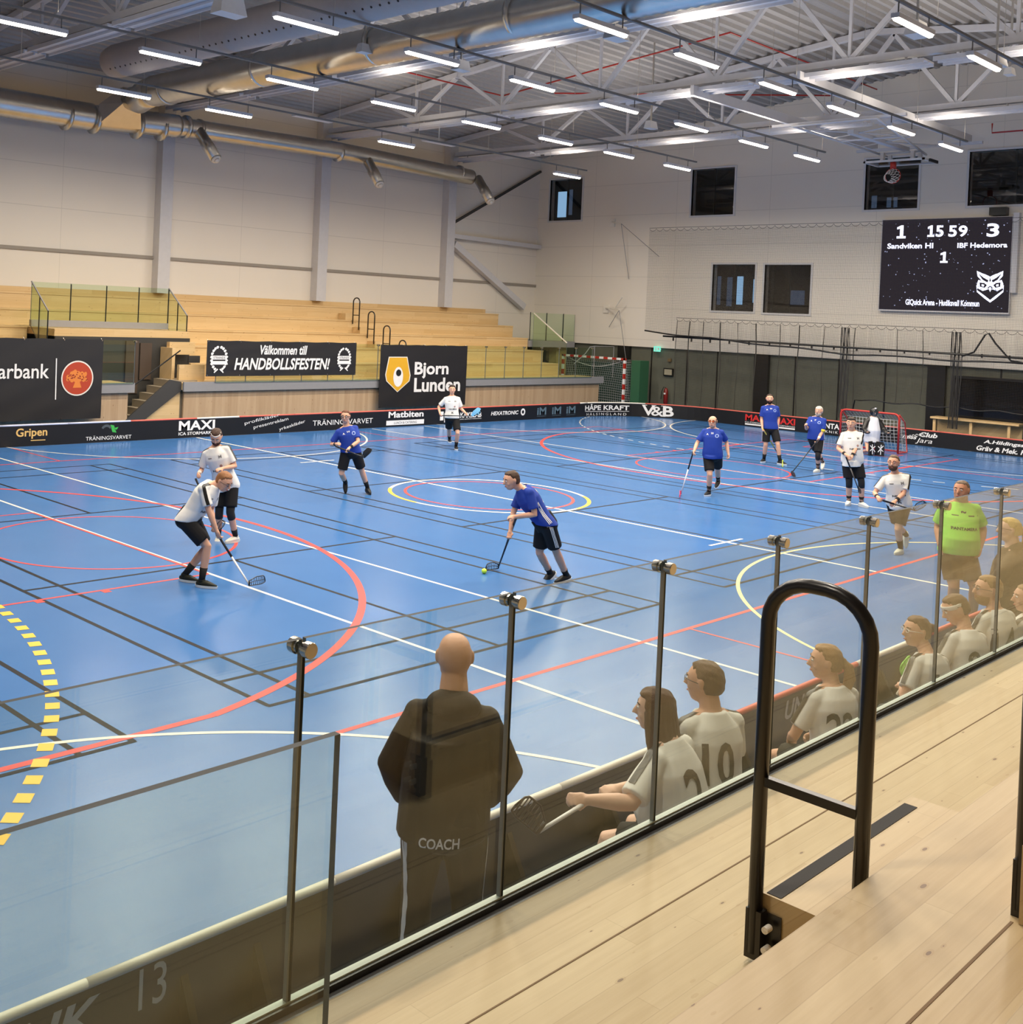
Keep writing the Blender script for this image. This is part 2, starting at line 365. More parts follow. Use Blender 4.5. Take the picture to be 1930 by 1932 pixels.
# columns of the far wall
for i, x in enumerate((-10.1, -3.4, 3.3, 9.9, 16.55)):
    m = MB(); m.box((x-.22, YS-.36, 3.745), (x+.22, YS-.002, 10.3)); o = m.build('steel_column', M['truss'], None)
    tag(o, ['white steel column at the far left edge of the hall', 'white wall column behind the bank banner corner', 'white wall column above the glass railed stair opening', 'white wall column above the welcome banner, right end', 'white wall column beside the diagonal brace'][i], 'column', 'columns of the far wall')
for nm, lb, p, q, w in (('diagonal_brace', 'thick white diagonal steel brace sloping down to the top of the far stand', (16.86, YS-.2, 6.3), (21.4, YS-.2, 3.92), .26),
                        ('roof_brace', 'thin grey brace rising from column to the roof corner', (16.80, YS-.12, 7.1), (22.3, YS-.12, 9.85), .09),
                        ('wall_beam', 'white horizontal beam between last column and the hall corner', (16.79, YS-.2, 6.62), (22.38, YS-.2, 6.56), .17)):
    m = MB(); m.bar(p, q, w, w); tag(m.build(nm, M['darkgrey'] if w < .1 else M['truss'], None), lb, 'steel beam')
# ---- windows in the end wall
dark = plain('dark_room', (30, 29, 28), .8); day = emis('daylight', (150, 195, 235), 1.0); dayd = emis('dim_daylight', (96, 118, 150), .35)
wl = ['leftmost, high above the far stand', 'second high one']
for i, (a, b, c, d) in enumerate(WIN):
    f = MB(); t = .07
    for y0, y1, z0, z1 in ((a-t, b+t, c-t, c), (a-t, b+t, d, d+t), (a-t, a, c, d), (b, b+t, c, d)): f.box((XE-.03, y0, z0), (XE+.10, y1, z1))
    fo = struct(f.build('window_%d' % (i+1), M['white'])); _loc[fo.name] = (0, 0, 0)
    m = MB(); m.box((XE+.10, a, c), (XE+.11, b, d)); m.build('pane', M['wglass'], fo)
    m = MB(); ym = a+(b-a)*.5; m.box((XE+.115, ym-.03, c), (XE+.16, ym+.03, d)); m.build('mullion', M['black'], fo)
    r = MB(); X1 = XE+1.2; sl = ((a+b)/2+14.35)/38.6*1.05
    r.add([(XE+.3, a-.6, c-.4), (XE+.3, b+.6, c-.4), (XE+.3, b+.6, d+.5), (XE+.3, a-.6, d+.5), (X1, a-.6+sl, c-.4), (X1, b+.6+sl, c-.4), (X1, b+.6+sl, d+.5), (X1, a-.6+sl, d+.5)],
          [(4, 5, 6, 7), (0, 4, 7, 3), (1, 5, 6, 2), (0, 1, 5, 4), (3, 2, 6, 7)]); r.build('room_behind', dark, fo)
    q = MB(); w = b-a
    spans = {0: [(.20, .47, .10, .74, 0), (.56, .66, .15, .78, 1)], 4: [(.08, .16, .08, .72, 1), (.32, .44, .06, .70, 1), (.56, .70, .10, .72, 0), (.95, 1.0, .15, .66, 0)], 5: [(.56, .86, .14, .44, 1)], 2: [(.10, .20, .05, .3, 1), (.4, .6, .05, .25, 1)]}.get(i, [])
    for (u0, u1, v0, v1, k) in spans:
        q.mat(k).box((X1-.05, b-w*u1+sl, c+(d-c)*v0+.1), (X1-.02, b-w*u0+sl, c+(d-c)*v1+.1))
    if spans: q.build('lit_window_beyond', [day, dayd], fo)
# dark glazed opening of the lower wall
f = MB()
for y0, y1, z0, z1 in ((-4.6, -.48, .80, .88), (-4.6, -.48, 2.12, 2.2), (-.56, -.48, .88, 2.12)): f.box((XE-.02, y0, z0), (XE+.11, y1, z1))
fo = struct(f.build('window_7', M['black'])); _loc[fo.name] = (0, 0, 0)
m = MB(); m.box((XE+.06, -4.6, .88), (XE+.1, -.56, 2.12)); m.build('pane', plain('black_glass', (14, 14, 15), .12), fo)
# ================================================================ ROOF STEEL AND SERVICES
TX = [-23.2, -16.6, -10.0, -3.4, 3.2, 9.8, 16.4]
tl = ['white roof truss farthest behind the viewer', 'white roof truss above the near end', 'white roof truss crossing above the left floodlit corner', 'white roof truss cutting the top left corner, beside the perforated duct',
      'white roof truss just right of the big spiral duct', 'white roof truss carrying the basket frame beams', 'white roof truss nearest the windowed end wall']
nodes = [16.2, 12.0, 8.3, 4.7, 1.1, -2.4, -6.0, -9.6, -13.0, -16.2]
for X, lb in zip(TX, tl):
    t = empty('roof_truss', (X, 0, 9.7), lb, 'truss', 'roof trusses across the hall')
    m = MB()
    for sg in (-1, 1): m.bar((X, 0, roofz(0)-.12), (X, sg*16.85, roofz(16.85)-.12), .20, .16)
    m.build('top_chord', M['truss'], t)
    m = MB(); m.box((X-.09, -16.3, 9.72), (X+.09, 16.3, 9.88)); m.build('bottom_chord', M['truss'], t)
    if X < -12: continue
    for k, y in enumerate(nodes[1:-1]):
        for dy in (-1.75, 0, 1.75):
            y2 = y+dy
            m = MB(); w = .11 if dy else .07; m.bar((X, y+dy*.03, 9.86), (X, y2, roofz(y2)-.2), w, w); m.build('web_member', M['truss'], t)
# radiant panels hung under the truss
tn = {-3.4: 'top left truss', 3.2: 'truss beside the spiral duct', 9.8: 'truss with the basket frame', 16.4: 'truss nearest the end wall'}
ordp = ['first', 'second', 'third', 'fourth', 'fifth', 'sixth']
for X in TX[3:]:
    for k, (y0_, y1_) in enumerate(((16.2, 12.3), (12.1, 8.2), (8.0, 4.2), (4.0, .0), (-.2, -4.2), (-4.4, -8.6))):
        m = MB(); m.box((X-.30, y0_, 9.56), (X+.30, y1_, 9.60))
        for dx in (-.30, -.03, .27): m.box((X+dx, y0_, 9.50), (X+dx+.03, y1_, 9.562))
        for yy in (y0_-.5, y1_+.5): m.box((X-.02, yy-.02, 9.60), (X+.02, yy+.02, 9.718))
        tag(m.build('radiant_panel', M['truss'], None), 'white heating strip, %s from the far wall, under the %s' % (ordp[k], tn[X]), 'heating panel', 'heating strips under the trusses')
# ---- lamps
M['tgrey'] = plain('track_grey', (112, 112, 112), .6)
tube = emis('lamp_tube', (255, 244, 224), 12.0)
rows = [(10.72, 'row nearest the far stand', [-2.5, .7, 3.95, 7.0, 9.9, 15.55]), (6.17, 'second row from the far stand', [-7.2, -4.05, -.75, 2.5, 5.8, 9.05, 12.2, 15.5]),
        (1.72, 'middle row', [-10.5, -7.2, -4.0, -.7, 2.5, 5.8, 9.05, 12.3, 15.5]), (-2.38, 'row before the nearest', [-10.5, -7.2, -4, -.65, 2.5, 5.75, 8.9, 12.2, 15.5]), (-6.5, 'nearest row', [-13.6, -10.5, -7.2, -4, -.7, 2.45, 5.75, 9.0, 12.2, 15.5]),
        (-10.8, 'row above the near stand', [-17, -10.5, -4, 2.5, 9.0])]
ordn = ['first', 'second', 'third', 'fourth', 'fifth', 'sixth', 'seventh', 'eighth', 'ninth', 'tenth']
lamp0 = None; ld = bpy.data.lights.new('lamp_light', 'AREA'); ld.shape = 'RECTANGLE'; ld.size = 1.4; ld.size_y = .10; ld.energy = LAMP_W; ld.color = LAMP_COL; ld.spread = R_(168)
ld2 = ld.copy(); ld2.energy = LAMP_W*.22; ld2.size_y = .3; ld2.spread = R_(180)  # added upward fill light, brightens the ceiling and is wider than the fixture
for y, rn, xs in rows:
    for k, x in enumerate(reversed(xs)):
        off = (y > 10 and x in (3.95, 9.9))
        lb = 'white tube lamp, %s from the end wall in the %s' % (ordn[k], rn)
        if off: continue
        if lamp0 is None:
            t = empty('tube_lamp', (x, y, 8.62), lb, 'lamp', 'tube lamps hung in rows'); lamp0 = t
            m = MB(); m.box((x, y-.07, 8.64), (x+1.5, y+.07, 8.72)); m.build('housing', M['truss'], t)
            m = MB(); m.add([(x+.02, y-.055, 8.64), (x+1.48, y-.055, 8.64), (x+1.48, y-.03, 8.595), (x+.02, y-.03, 8.595), (x+.02, y+.055, 8.64), (x+1.48, y+.055, 8.64), (x+1.48, y+.03, 8.595), (x+.02, y+.03, 8.595)],
                              [(0, 1, 2, 3), (4, 5, 6, 7), (3, 2, 6, 7), (0, 3, 7, 4), (1, 2, 6, 5)]); m.build('light_tube', tube, t)
            for dx in (.12, 1.38): m = MB(); m.tube([(x+dx, y, 8.72), (x+dx, y, 8.93)], .012, 6); m.build('hanger', M['tgrey'], t)
            lo = bpy.data.objects.new('light', ld); COL.objects.link(lo); lo.parent = t; lo.location = (.75, 0, -.04)
            lu = bpy.data.objects.new('upward_fill', ld2); COL.objects.link(lu); lu.parent = t; lu.location = (.75, 0, .42); lu.rotation_euler = (PI, 0, 0)  # added light above the rail, lifts the roof beyond the tube's own glow
        else:
            t = lamp0.copy(); COL.objects.link(t); t.location = (x, y, 8.62); t['label'] = lb
            for ch in lamp0.children:
                if ch.name.startswith('upward') and -4.5 < x < 1.2 and y > -9: continue
                c = ch.copy(); COL.objects.link(c); c.parent = t
for y, rn, xs in rows:
    x0, x1 = min(xs)-3, max(xs)+1.9
    m = MB(); m.box((x0, y-.03, 8.93), (x1, y+.03, 8.975)); o = m.build('lighting_track', M['tgrey'], None); tag(o, 'thin grey rail carrying the tube lamps of the %s' % rn, 'lighting rail', 'lamp rails'); _loc[o.name] = (0, 0, 0)
    xx = x0+1
    while xx < x1: m = MB(); m.tube([(xx, y, 8.97), (xx, y, roofz(y)-.02)], .006, 5); m.build('wire', M['galv'], o); xx += 3.3
for i, (x, y) in enumerate(((3.9, 11.0), (9.2, 11.0))):
    m = MB(); m.box((x, y-.1, 8.95), (x+1.4, y+.1, 9.02)); m.box((x+.69, y-.01, 9.02), (x+.71, y+.01, roofz(y)+.12)); tag(m.build('unlit_lamp', M['white'], None), ['unlit white lamp box near the wall, left one', 'unlit white lamp box near the wall, right one'][i], 'lamp')
# ---- ducts
def ribbed(m, pts, r, step=.12, amp=.012, n=20):
    P_ = [np.array(p, float) for p in pts]; out = []; rr = []
    for a, b in zip(P_, P_[1:]):
        L = np.linalg.norm(b-a); k = max(2, int(L/step))
        for i in range(k):
            out.append(a+(b-a)*i/k); rr.append(r+(amp if i % 2 else 0))
    out.append(P_[-1]); rr.append(r); m.tube(out, rr, n)
t = empty('ventilation_duct', (-12, 15.9, 8.75), 'shiny galvanised round duct running along the far wall', 'duct')
m = MB(); ribbed(m, [(-23, 15.95, 8.75), (.2, 15.95, 8.85)], .40, .10, .008); m.build('main_pipe', M['galv'], t, True)
m = MB(); ribbed(m, [(.1, 15.95, 8.85), (3.2, 15.95, 9.0)], .36, .10, .008); ribbed(m, [(3.2, 15.95, 9.0), (10, 15.95, 9.1), (16.9, 15.95, 8.95)], .30, .10, .006); m.build('far_pipe', M['galv'], t, True)
for x, r in ((-7, .415), (-3.3, .415), (-.6, .43), (.3, .43), (1.75, .42), (2.6, .39), (3.5, .375), (4.0, .33), (9.9, .32), (16.2, .32)):
    m = MB(); z = 8.75+.1*max(0, x+1)/4 if x < 3 else 9.02; m.tube([(x-.05, 15.95, z), (x+.05, 15.95, z)], r, 20); m.build('flange_ring', M['galv'], t, True)
m = MB(); c0 = np.array((1.0, 15.65, 8.95))
m.add([(.25, 15.6, 8.6), (1.7, 15.6, 8.65), (1.7, 15.6, 9.25), (.25, 15.6, 9.2), (.72, 15.0, 9.25), (1.28, 15.0, 9.27), (1.28, 15.1, 9.75), (.72, 15.1, 9.73)],
      [(0, 1, 5, 4), (1, 2, 6, 5), (2, 3, 7, 6), (3, 0, 4, 7), (4, 5, 6, 7), (0, 3, 2, 1)]); m.build('tee_piece', M['galv'], t)
for k, (px, py, qx, qy) in enumerate(((378, 252, 407, 299), (696, 308, 716, 347), (906, 345, 925, 379))):
    a = atY(px, py, 15.72); b = atY(qx, qy, 15.0); d = b-a
    m = MB(); m.tube([a-d*.25, a+d*.35, a+d*.36, a+d*.7, a+d*.71, b], [.185, .185, .2, .2, .185, .185], 16)
    n_ = t and m.build('nozzle', M['galv'], t, True); sub(n_)
    m = MB(); m.tube([b, b+d*.06], [.165, .15], 16); m.tube([b+d*.06, b+d*.12], [.09, .08], 14); m.build('nozzle_ring', M['whiterim'], n_, True)
t = empty('spiral_duct', (.85, 8, 9.5), 'big ribbed silver spiral duct crossing under the roof to the wall duct', 'duct')
m = MB(); ribbed(m, [(.95, -8.5, 9.35), (.85, 13.6, 9.45)], .42, .11, .022, 22); m.build('pipe', M['galv'], t, True)
m = MB(); pts = [(.85, 13.6, 9.45)]+[(.85+.12*math.sin(a), 13.6+1.1*math.sin(a), 9.45-.25*(1-math.cos(a))) for a in (R_(30), R_(60))]+[(1.0, 15.05, 9.42)]
m.tube(pts, [.42, .42, .40, .34], 22); m.build('elbow', M['galv'], t, True)
for y in (12.8, 8.5, 4.3, 0.2, -4): m = MB(); m.tube([(.87, y-.04, 9.43), (.87, y+.04, 9.43)], .45, 22); m.build('joint_ring', M['galv'], t, True)
t = empty('perforated_duct', (-1.75, 8, 9.5), 'smooth pale rounded duct with a row of small holes, left of the spiral duct', 'duct')
m = MB(); pts = [(-1.75, 11.55, 9.5), (-1.75, 11.5, 9.5), (-1.75, 11.35, 9.5), (-1.75, 11.1, 9.5), (-1.75, -9, 9.35)]
m.tube(pts, [.12, .28, .38, .42, .42], 24); m.build('shell', plain('pale_duct', (176, 166, 160), .45), t, True)
m = MB()
for k in range(70):
    y = 10.9-k*.24
    for ang in (R_(-138),):
        c = np.array((-1.75+.421*math.cos(ang), y, 9.5+(y-11)*.0075+.421*math.sin(ang))); nrm = np.array((math.cos(ang), 0, math.sin(ang)))
        m.tube([c-nrm*.003, c+nrm*.005], .026, 8)
m.build('holes', M['black'], t)
# cable tray, sprinkler pipes, ceiling speakers
t = empty('cable_tray', (2.0, 4, 9.62), 'black ladder cable tray beside the spiral duct', 'cable tray')
m = MB()
for x in (1.75, 2.25): m.box((x-.02, -9, 9.62), (x+.02, 13.8, 9.70))
m.build('side_rail', M['darkgrey'], t)
m = MB(); y = -9
while y < 13.7: m.box((1.76, y, 9.63), (2.24, y+.05, 9.66)); y += .3
m.build('ladder_rungs', M['darkgrey'], t)
m = MB()
for k in range(5): m.tube([(1.85+.08*k, y0, 9.685+.02*math.sin(y0*1.3+k)) for y0 in np.linspace(-9, 13.6, 40)], .022, 5)
m.build('cables', M['black'], t)
for k, pts in enumerate((((5.2, 10.2, 10.75), (12.0, 10.2, 10.75), (12.0, 2, 11.6), (21.5, 2, 11.6)), ((13.2, 9.0, 10.9), (21.5, 3.0, 11.5)), ((21.9, -1.5, 10.2), (21.9, -1.5, 9.9), (21.9, -8, 9.9)))):
    m = MB(); m.tube(pts, .025, 6); tag(m.build('sprinkler_pipe', M['red'], None), ['thin red sprinkler pipe under the roof deck, bent one', 'thin red sprinkler pipe slanting across the deck', 'thin red pipe along the end wall above the windows'][k], 'pipe')
for k, (px, py, Z, w, lb) in enumerate(((432, 12, 9.2, .62, 'white box speaker at the top edge beside the truss end'), (870, 124, 9.2, .42, 'white box speaker behind the lamp right of the spiral duct'), (688, 92, 9.25, .36, 'pale grey speaker hanging under the spiral duct'),
                                        (1163, 62, 9.2, .5, 'white box speaker behind a lamp at the top centre'), (1228, 236, 9.3, .4, 'grey speaker hanging from the truss above the corner window'), (1730, 55, 9.3, .5, 'white speaker behind the brightest lamp at top right'), (1880, 112, 9.2, .5, 'white speaker behind the rightmost lamp'), (1905, 135, 9.5, .3, 'grey speaker at the right edge under the roof'))):
    c = atZ(px, py, Z); t = empty('ceiling_speaker', c, lb, 'speaker', 'speakers under the roof')
    m = MB(); h = w*.55; x, y, z = c
    m.add([(x-w/2, y-w*.3, z-h/2), (x+w/2, y-w*.3, z-h/2), (x+w/2, y+w*.3, z-h/2), (x-w/2, y+w*.3, z-h/2), (x-w*.4, y-w*.2, z+h/2), (x+w*.4, y-w*.2, z+h/2), (x+w*.4, y+w*.2, z+h/2), (x-w*.4, y+w*.2, z+h/2)],
          [(0, 1, 2, 3), (4, 5, 6, 7), (0, 1, 5, 4), (1, 2, 6, 5), (2, 3, 7, 6), (3, 0, 4, 7)]); m.build('cabinet', M['white'], t)
    m = MB(); m.bar((x, y, z+h/2), (x, y, roofz(y)-.05), .04, .04, (1, 0, 0)); m.build('bracket', M['galv'], t)
# ================================================================ BASKET FRAME
t = empty('basketball_backstop', (19, 0, 9.4), 'white folded basketball frame with backboard hanging from the roof', 'basketball hoop')
for y in (1.45, -1.40): m = MB(); m.box((9.3, y-.05, 9.36), (20.4, y+.05, 9.62)); m.build('roof_beam', M['truss'], t)
for x in (14.4, 20.0): m = MB(); m.box((x-.05, -1.9, 9.28), (x+.05, 1.9, 9.36)); m.build('cross_beam', M['truss'], t)
m = MB()
for y in (1.0, -1.0): m.tube([(14.2, y*1.2, 9.25), (19.3, y*.55, 8.95)], .035, 8)
for x0, x1 in ((14.6, 16.5), (16.5, 14.9), (16.5, 18.6), (18.4, 16.7)): m.tube([(x0, 1.1, 9.2), (x1, -1.1, 9.1)], .02, 6)
m.tube([(14.2, 1.2, 9.25), (14.2, -1.2, 9.25)], .035, 8); m.tube([(16.6, .9, 9.12), (16.6, -.9, 9.12)], .03, 8); m.tube([(18.7, .6, 8.98), (18.7, -.6, 8.98)], .03, 8)
m.build('swing_frame', M['truss'], t, True)
m = MB(); m.box((15.3, -.09, 9.08), (19.2, .09, 9.2)); m.build('mast', M['truss'], t)
bz = 8.66; bx0, bx1 = 18.25, 19.3
m = MB()
for a, b in (((bx0, -.9, bz), (bx0+.06, .9, bz+.06)), ((bx1-.06, -.9, bz), (bx1, .9, bz+.06)), ((bx0, -.9, bz), (bx1, -.84, bz+.06)), ((bx0, .84, bz), (bx1, .9, bz+.06))): m.box(a, b)
for y in (-.45, .45):
    m.box((18.5, y-.05, bz+.06), (18.62, y+.05, 8.98)); m.box((19.05, y-.05, bz+.06), (19.15, y+.05, 8.98))
bo = m.build('board_frame', M['white'], t); sub(bo)
m = MB(); m.box((bx0+.06, -.84, bz+.02), (bx1-.06, .84, bz+.035)); m.build('board_glass', M['wglass'], bo)
m = MB(); m.box((18.6, -.62, bz-.03), (18.75, -.35, bz+.05)); m.box((18.6, -.9, bz-.02), (19.2, -.95, bz+.07)); m.build('counterweight', M['black'], bo)
hc = np.array((18.40, .05, bz-.42))
m = MB(); m.tube([hc+.225*np.array((0, math.cos(a), math.sin(a))) for a in np.linspace(0, 2*PI, 25)[:-1]], .012, 6, closed=True); m.box((18.34, -.02, bz-.2), (18.46, .12, bz-.002)); ro = m.build('rim', M['red'], t, True); sub(ro)
m = MB()
for k in range(12):
    a = 2*PI*k/12
    for s_ in (1, -1):
        pts = [hc+np.array((-.38*u, (.225-.11*u)*math.cos(a+s_*u*.9), (.225-.11*u)*math.sin(a+s_*u*.9)-.10*u)) for u in (0, .3, .6, 1)]
        m.tube(pts, .006, 4)
m.build('hoop_net', M['letter'], ro)
# ================================================================ RINK BOARDS
XR, RC = 20.35, 3.2
bt = empty('rink_boards', (XC, 0, 0), 'low black rink boards with sponsor logos around the blue court', 'rink boards')
def bpath(s):                       # inner face: point and outward normal along far side -> corner -> end -> corner -> near side
    L1 = XR-RC+20.0; La = RC*PI/2; L2 = 2*(10-RC)
    if s < L1: return np.array((-20.0+s, 10.0)), np.array((0, 1.))
    s -= L1
    if s < La: a = PI/2-s/RC; return np.array((XR-RC+RC*math.cos(a), 10-RC+RC*math.sin(a))), np.array((math.cos(a), math.sin(a)))
    s -= La
    if s < L2: return np.array((XR, 10-RC-s)), np.array((1., 0))
    s -= L2
    if s < La: a = -s/RC; return np.array((XR-RC+RC*math.cos(a), -10+RC+RC*math.sin(a))), np.array((math.cos(a), math.sin(a)))
    s -= La
    return np.array((XR-RC-s, -10.0)), np.array((0, -1.))
SF = XR-RC+20.0; SE = SF+RC*PI/2; SN = SE+2*(10-RC)+RC*PI/2
def sfar(x): return x+20.0
def send(y): return SE+(10-RC)-y
def snear(x): return SN+(XR-RC)-x
H = .5
def board(s0, s1, rim):
    m = MB(); n = max(1, int((s1-s0)/.25)); pr = [(0, 0), (0, H-.03), (.035, H-.03), (.035, 0)]; vs = []
    for i in range(n+1):
        p, nn = bpath(s0+(s1-s0)*i/n); 
        for o, z in pr: q = p+nn*o; vs.append((q[0], q[1], z+.004))
    fs = [(4*i+j, 4*i+4+j, 4*i+4+(j+1) % 4, 4*i+(j+1) % 4) for i in range(n) for j in range(4)]+[(0, 1, 2, 3), (4*n+3, 4*n+2, 4*n+1, 4*n)]
    m.add(vs, fs)
    b = sub(m.build('board_panel', M['black'], bt)); m = MB(); pts = []
    for i in range(n+1): p, nn = bpath(s0+(s1-s0)*i/n); q = p+nn*.0175; pts.append((q[0], q[1], H-.012))
    m.tube(pts, (.024), 8); m.build('rim', M[rim], b, True)
    m = MB()
    for s_ in (s0+.5, s1-.5):
        p, nn = bpath(s_); a = p+nn*.036; c = p+nn*.22; w = np.array((-nn[1], nn[0]))*.02
        m.prism([(*(a-w), .01), (*(c-w), .01), (*(a-w), .35)], (*(2*w), 0))
    m.build('support_foot', M['black'], b); return b
s = 0.0; BL = []
def rimcol(s_):
    p, nn = bpath(s_+.8)
    if nn[1] > .9: x = p[0]; return 'bluerim' if x < -1.6 else 'redrim' if x < .35 else 'whiterim' if x < 1.7 else 'redrim' if x < 16.7 else 'whiterim' if x < 18 else 'redrim'
    if nn[1] < -.9: x = p[0]; return 'whiterim' if x < -8.7 else 'redrim' if x < -6.1 else 'whiterim' if x < -4.6 else 'redrim'
    return 'redrim'
edges = [0]; tgt = [sfar(x) for x in (-18.4, -16.7, -15, -13.3, -11.6, -9.9, -8.2, -6.6, -5, -3.3, -1.6, .35, 1.7, 3.6, 5.6, 7.5, 9.4, 11.3, 13.1, 14.9, 16.7)]+[SF, SF+RC*PI/4, SE]
tgt += [SE+k*1.94 for k in range(1, 8)]; tgt += [SN-RC*PI/4, SN]+[snear(x) for x in (15, 13, 11, 9, 7, 5, 3, 1, -1, -2.8, -4.6, -6.1, -8.7, -10.4, -12.3, -13.72, -15.6, -17.5, -19.4)]
edges += sorted(tgt); boards = []
for a, b in zip(edges, edges[1:]): boards.append((a, b, board(a, b, rimcol(a))))
def board_at(s_):
    for a, b, o in boards:
        if a <= s_ < b: return o
    return boards[-1][2]
def blogo(name, s0, s1, draw, mats):
    """lettering drawn in (u: metres along, z) then laid on the inner face"""
    m = MB(); draw(m)
    nv = []
    for (u, z, k) in m.v: p, nn = bpath(s0+u); q = p-nn*(.003+k); nv.append((q[0], q[1], z))
    m.v = nv; m.build(name, mats, board_at((s0+s1)/2))
def T(body, u0, u1, z0, z1, **kw):
    return lambda m: text_fit(m, body, (u0, z0, 0), (u1-u0, 0, 0), (0, z1-z0, 0), **kw)
def serif_bar(m, u0, u1, z): m.add([(u0, z, 0), (u1, z, 0), (u1, z+.02, 0), (u0, z+.02, 0)], [(0, 1, 2, 3)])
def far_logo(pxa, pxb, fn, mats=None, ya=820):
    xa, xb = atY(pxa, ya, 10)[0], atY(pxb, ya, 10)[0]; w = xb-xa
    blogo('lettering', sfar(xa), sfar(xb), lambda m: fn(m, w), mats or [M['letter']])
def two(*fs):
    def g(m, w):
        for f in fs: f(m, w)
    return g
tt = lambda body, a, b, z0, z1, mi=0, **kw: (lambda m, w: (m.mat(mi), T(body, a*w, b*w, z0, z1, **kw)(m)))
rect = lambda a, b, z0, z1, mi=0: (lambda m, w: m.mat(mi).add([(a*w, z0, 0), (b*w, z0, 0), (b*w, z1, 0), (a*w, z1, 0)], [(0, 1, 2, 3)]))
poly = lambda pts, mi=0: (lambda m, w: m.mat(mi).add([(a*w, z, 0) for a, z in pts], [tuple(range(len(pts)))]))
def ringf(cu, cz, r0, r1, a0=0, a1=2*PI, mi=0, n=24):
    def g(m, w):
        vs = []
        for i in range(n+1):
            t = a0+(a1-a0)*i/n
            for r in (r0, r1): vs.append((cu*w+r*math.cos(t), cz+r*math.sin(t), 0))
        m.mat(mi).add(vs, [(2*i, 2*i+1, 2*i+3, 2*i+2) for i in range(n)])
    return g
far_logo(30, 92, two(tt('Gripen', 0, .95, .17, .42, bold=.02), lambda m, w: serif_bar(m, .45*w, .9*w, .12)), [plain('gold_letters', (226, 184, 108), .5)], 820)
grn = plain('green_mark', (62, 176, 74), .5); gry = plain('grey_mark', (74, 82, 88), .5)
far_logo(162, 248, two(tt('TRÄNINGSVARVET', 0, 1, .06, .17), poly([(.52, .42), (.60, .40), (.66, .22), (.57, .24)], 1), poly([(.62, .34), (.70, .36), (.67, .30), (.62, .29)], 1), ringf(.44, .27, .10, .16, R_(30), R_(150), 2)), [M['letter'], grn, gry], 820)
far_logo(337, 405, two(tt('MAXI', 0, 1, .19, .44, bold=.05), tt('ICA STORMARKN', 0, 1, .07, .15, bold=.02)), None, 812)
def slant(m, w):
    for i, (b, u, z) in enumerate((('profilkläder', 0, .24), ('presentreklam', .16, .12), ('yrkeskläder', .62, .03))):
        text_fit(m, b, (u*w*1.0, z, 0), (w*(.62 if i < 2 else .48), .20, 0), (-.02, .11, 0))
far_logo(462, 566, slant, None, 800)
far_logo(590, 703, tt('TRÄNINGSVARVET', 0, 1, .15, .33), None, 798)
blk = plain('black_letters', (24, 24, 24), .5)
far_logo(729, 800, two(tt('Matbiten', .05, .98, .27, .46, bold=.04), rect(0, 1, .05, .19), lambda m, w: text_fit(m.mat(1), 'LUNCH & CATERING', (.2*w, .08, .002), (.6*w, 0, 0), (0, .07, 0))), [M['letter'], blk], 790)
blu = plain('blue_mark', (120, 186, 226), .5)
far_logo(830, 908, two(rect(0, .08, .12, .40), rect(.10, .18, .05, .22), rect(.10, .18, .27, .34), tt('KAKELAB', .48, 1, .17, .34, bold=.03), poly([(.78, .30), (.92, .46), (.99, .30), (.9, .22)], 1), tt('KAKEL BADRUM INREDNING', .45, 1, .11, .14)), [M['letter'], blu], 788)
far_logo(926, 992, two(tt('HEXATRONIC', 0, .78, .20, .33, bold=.04, shear=.2), ringf(.91, .27, .06, .12), ), None, 785)
for i, (a, b) in enumerate(((1013, 1030), (1041, 1058), (1068, 1085))):
    far_logo(a, b, two(tt('iM', 0, 1, .14, .40, bold=.06), rect(0, 1, .09, .10)), [plain('teal_letters', (88, 110, 124), .5)], 785)
def end_logo(pxa, pya, pxb, pyb, fn, mats=None):
    ya, yb = atX(pxa, pya, XR)[1], atX(pxb, pyb, XR)[1]; blogo('lettering', send(ya), send(yb), lambda m: fn(m, ya-yb), mats or [M['letter']])
hx = atY(1103, 790, 10)[0]
blogo('lettering', sfar(hx), sfar(hx)+2.0, lambda m: two(tt('HÅPE KRAFT', 0, 1, .22, .45, bold=.03), rect(0, 1, .18, .195), tt('HÄLSINGLAND', .05, .95, .03, .14, spacing=1.5))(m, 2.05), [M['letter']])
cs = SF+RC*PI/4-.12
def vb(m, w):
    tt('V', 0, .42, .06, .44, bold=.02)(m, w); tt('&', .3, .68, .06, .40, bold=.01)(m, w); tt('B', .66, 1, .06, .44, bold=.03)(m, w)
    for a, b, z in ((0, .16, .43), (.3, .45, .43), (.6, .75, .43), (.6, .75, .05)): rect(a, b, z, z+.018)(m, w)
blogo('lettering', cs, cs+1.15, lambda m: vb(m, 1.15), [M['letter']])
rdl = plain('red_letters', (205, 40, 36), .5)
end_logo(1406, 790, 1450, 796, two(tt('MAXI', 0, 1, .20, .42, bold=.06), tt('ICA STORMARKNAD', 0, 1, .12, .17, mi=1), rect(0, 1, .05, .10, 1)), [rdl, M['letter']])
end_logo(1460, 797, 1500, 802, two(tt('MAXI', 0, 1, .20, .42, bold=.06), tt('ICA STORMARKNAD', 0, 1, .12, .17, mi=1), rect(0, 1, .05, .10, 1)), [rdl, M['letter']])
end_logo(1535, 815, 1583, 820, two(tt('MONTA', 0, 1, .22, .40, bold=.05), tt('TEKNIK', .2, .95, .08, .16, spacing=1.4)))
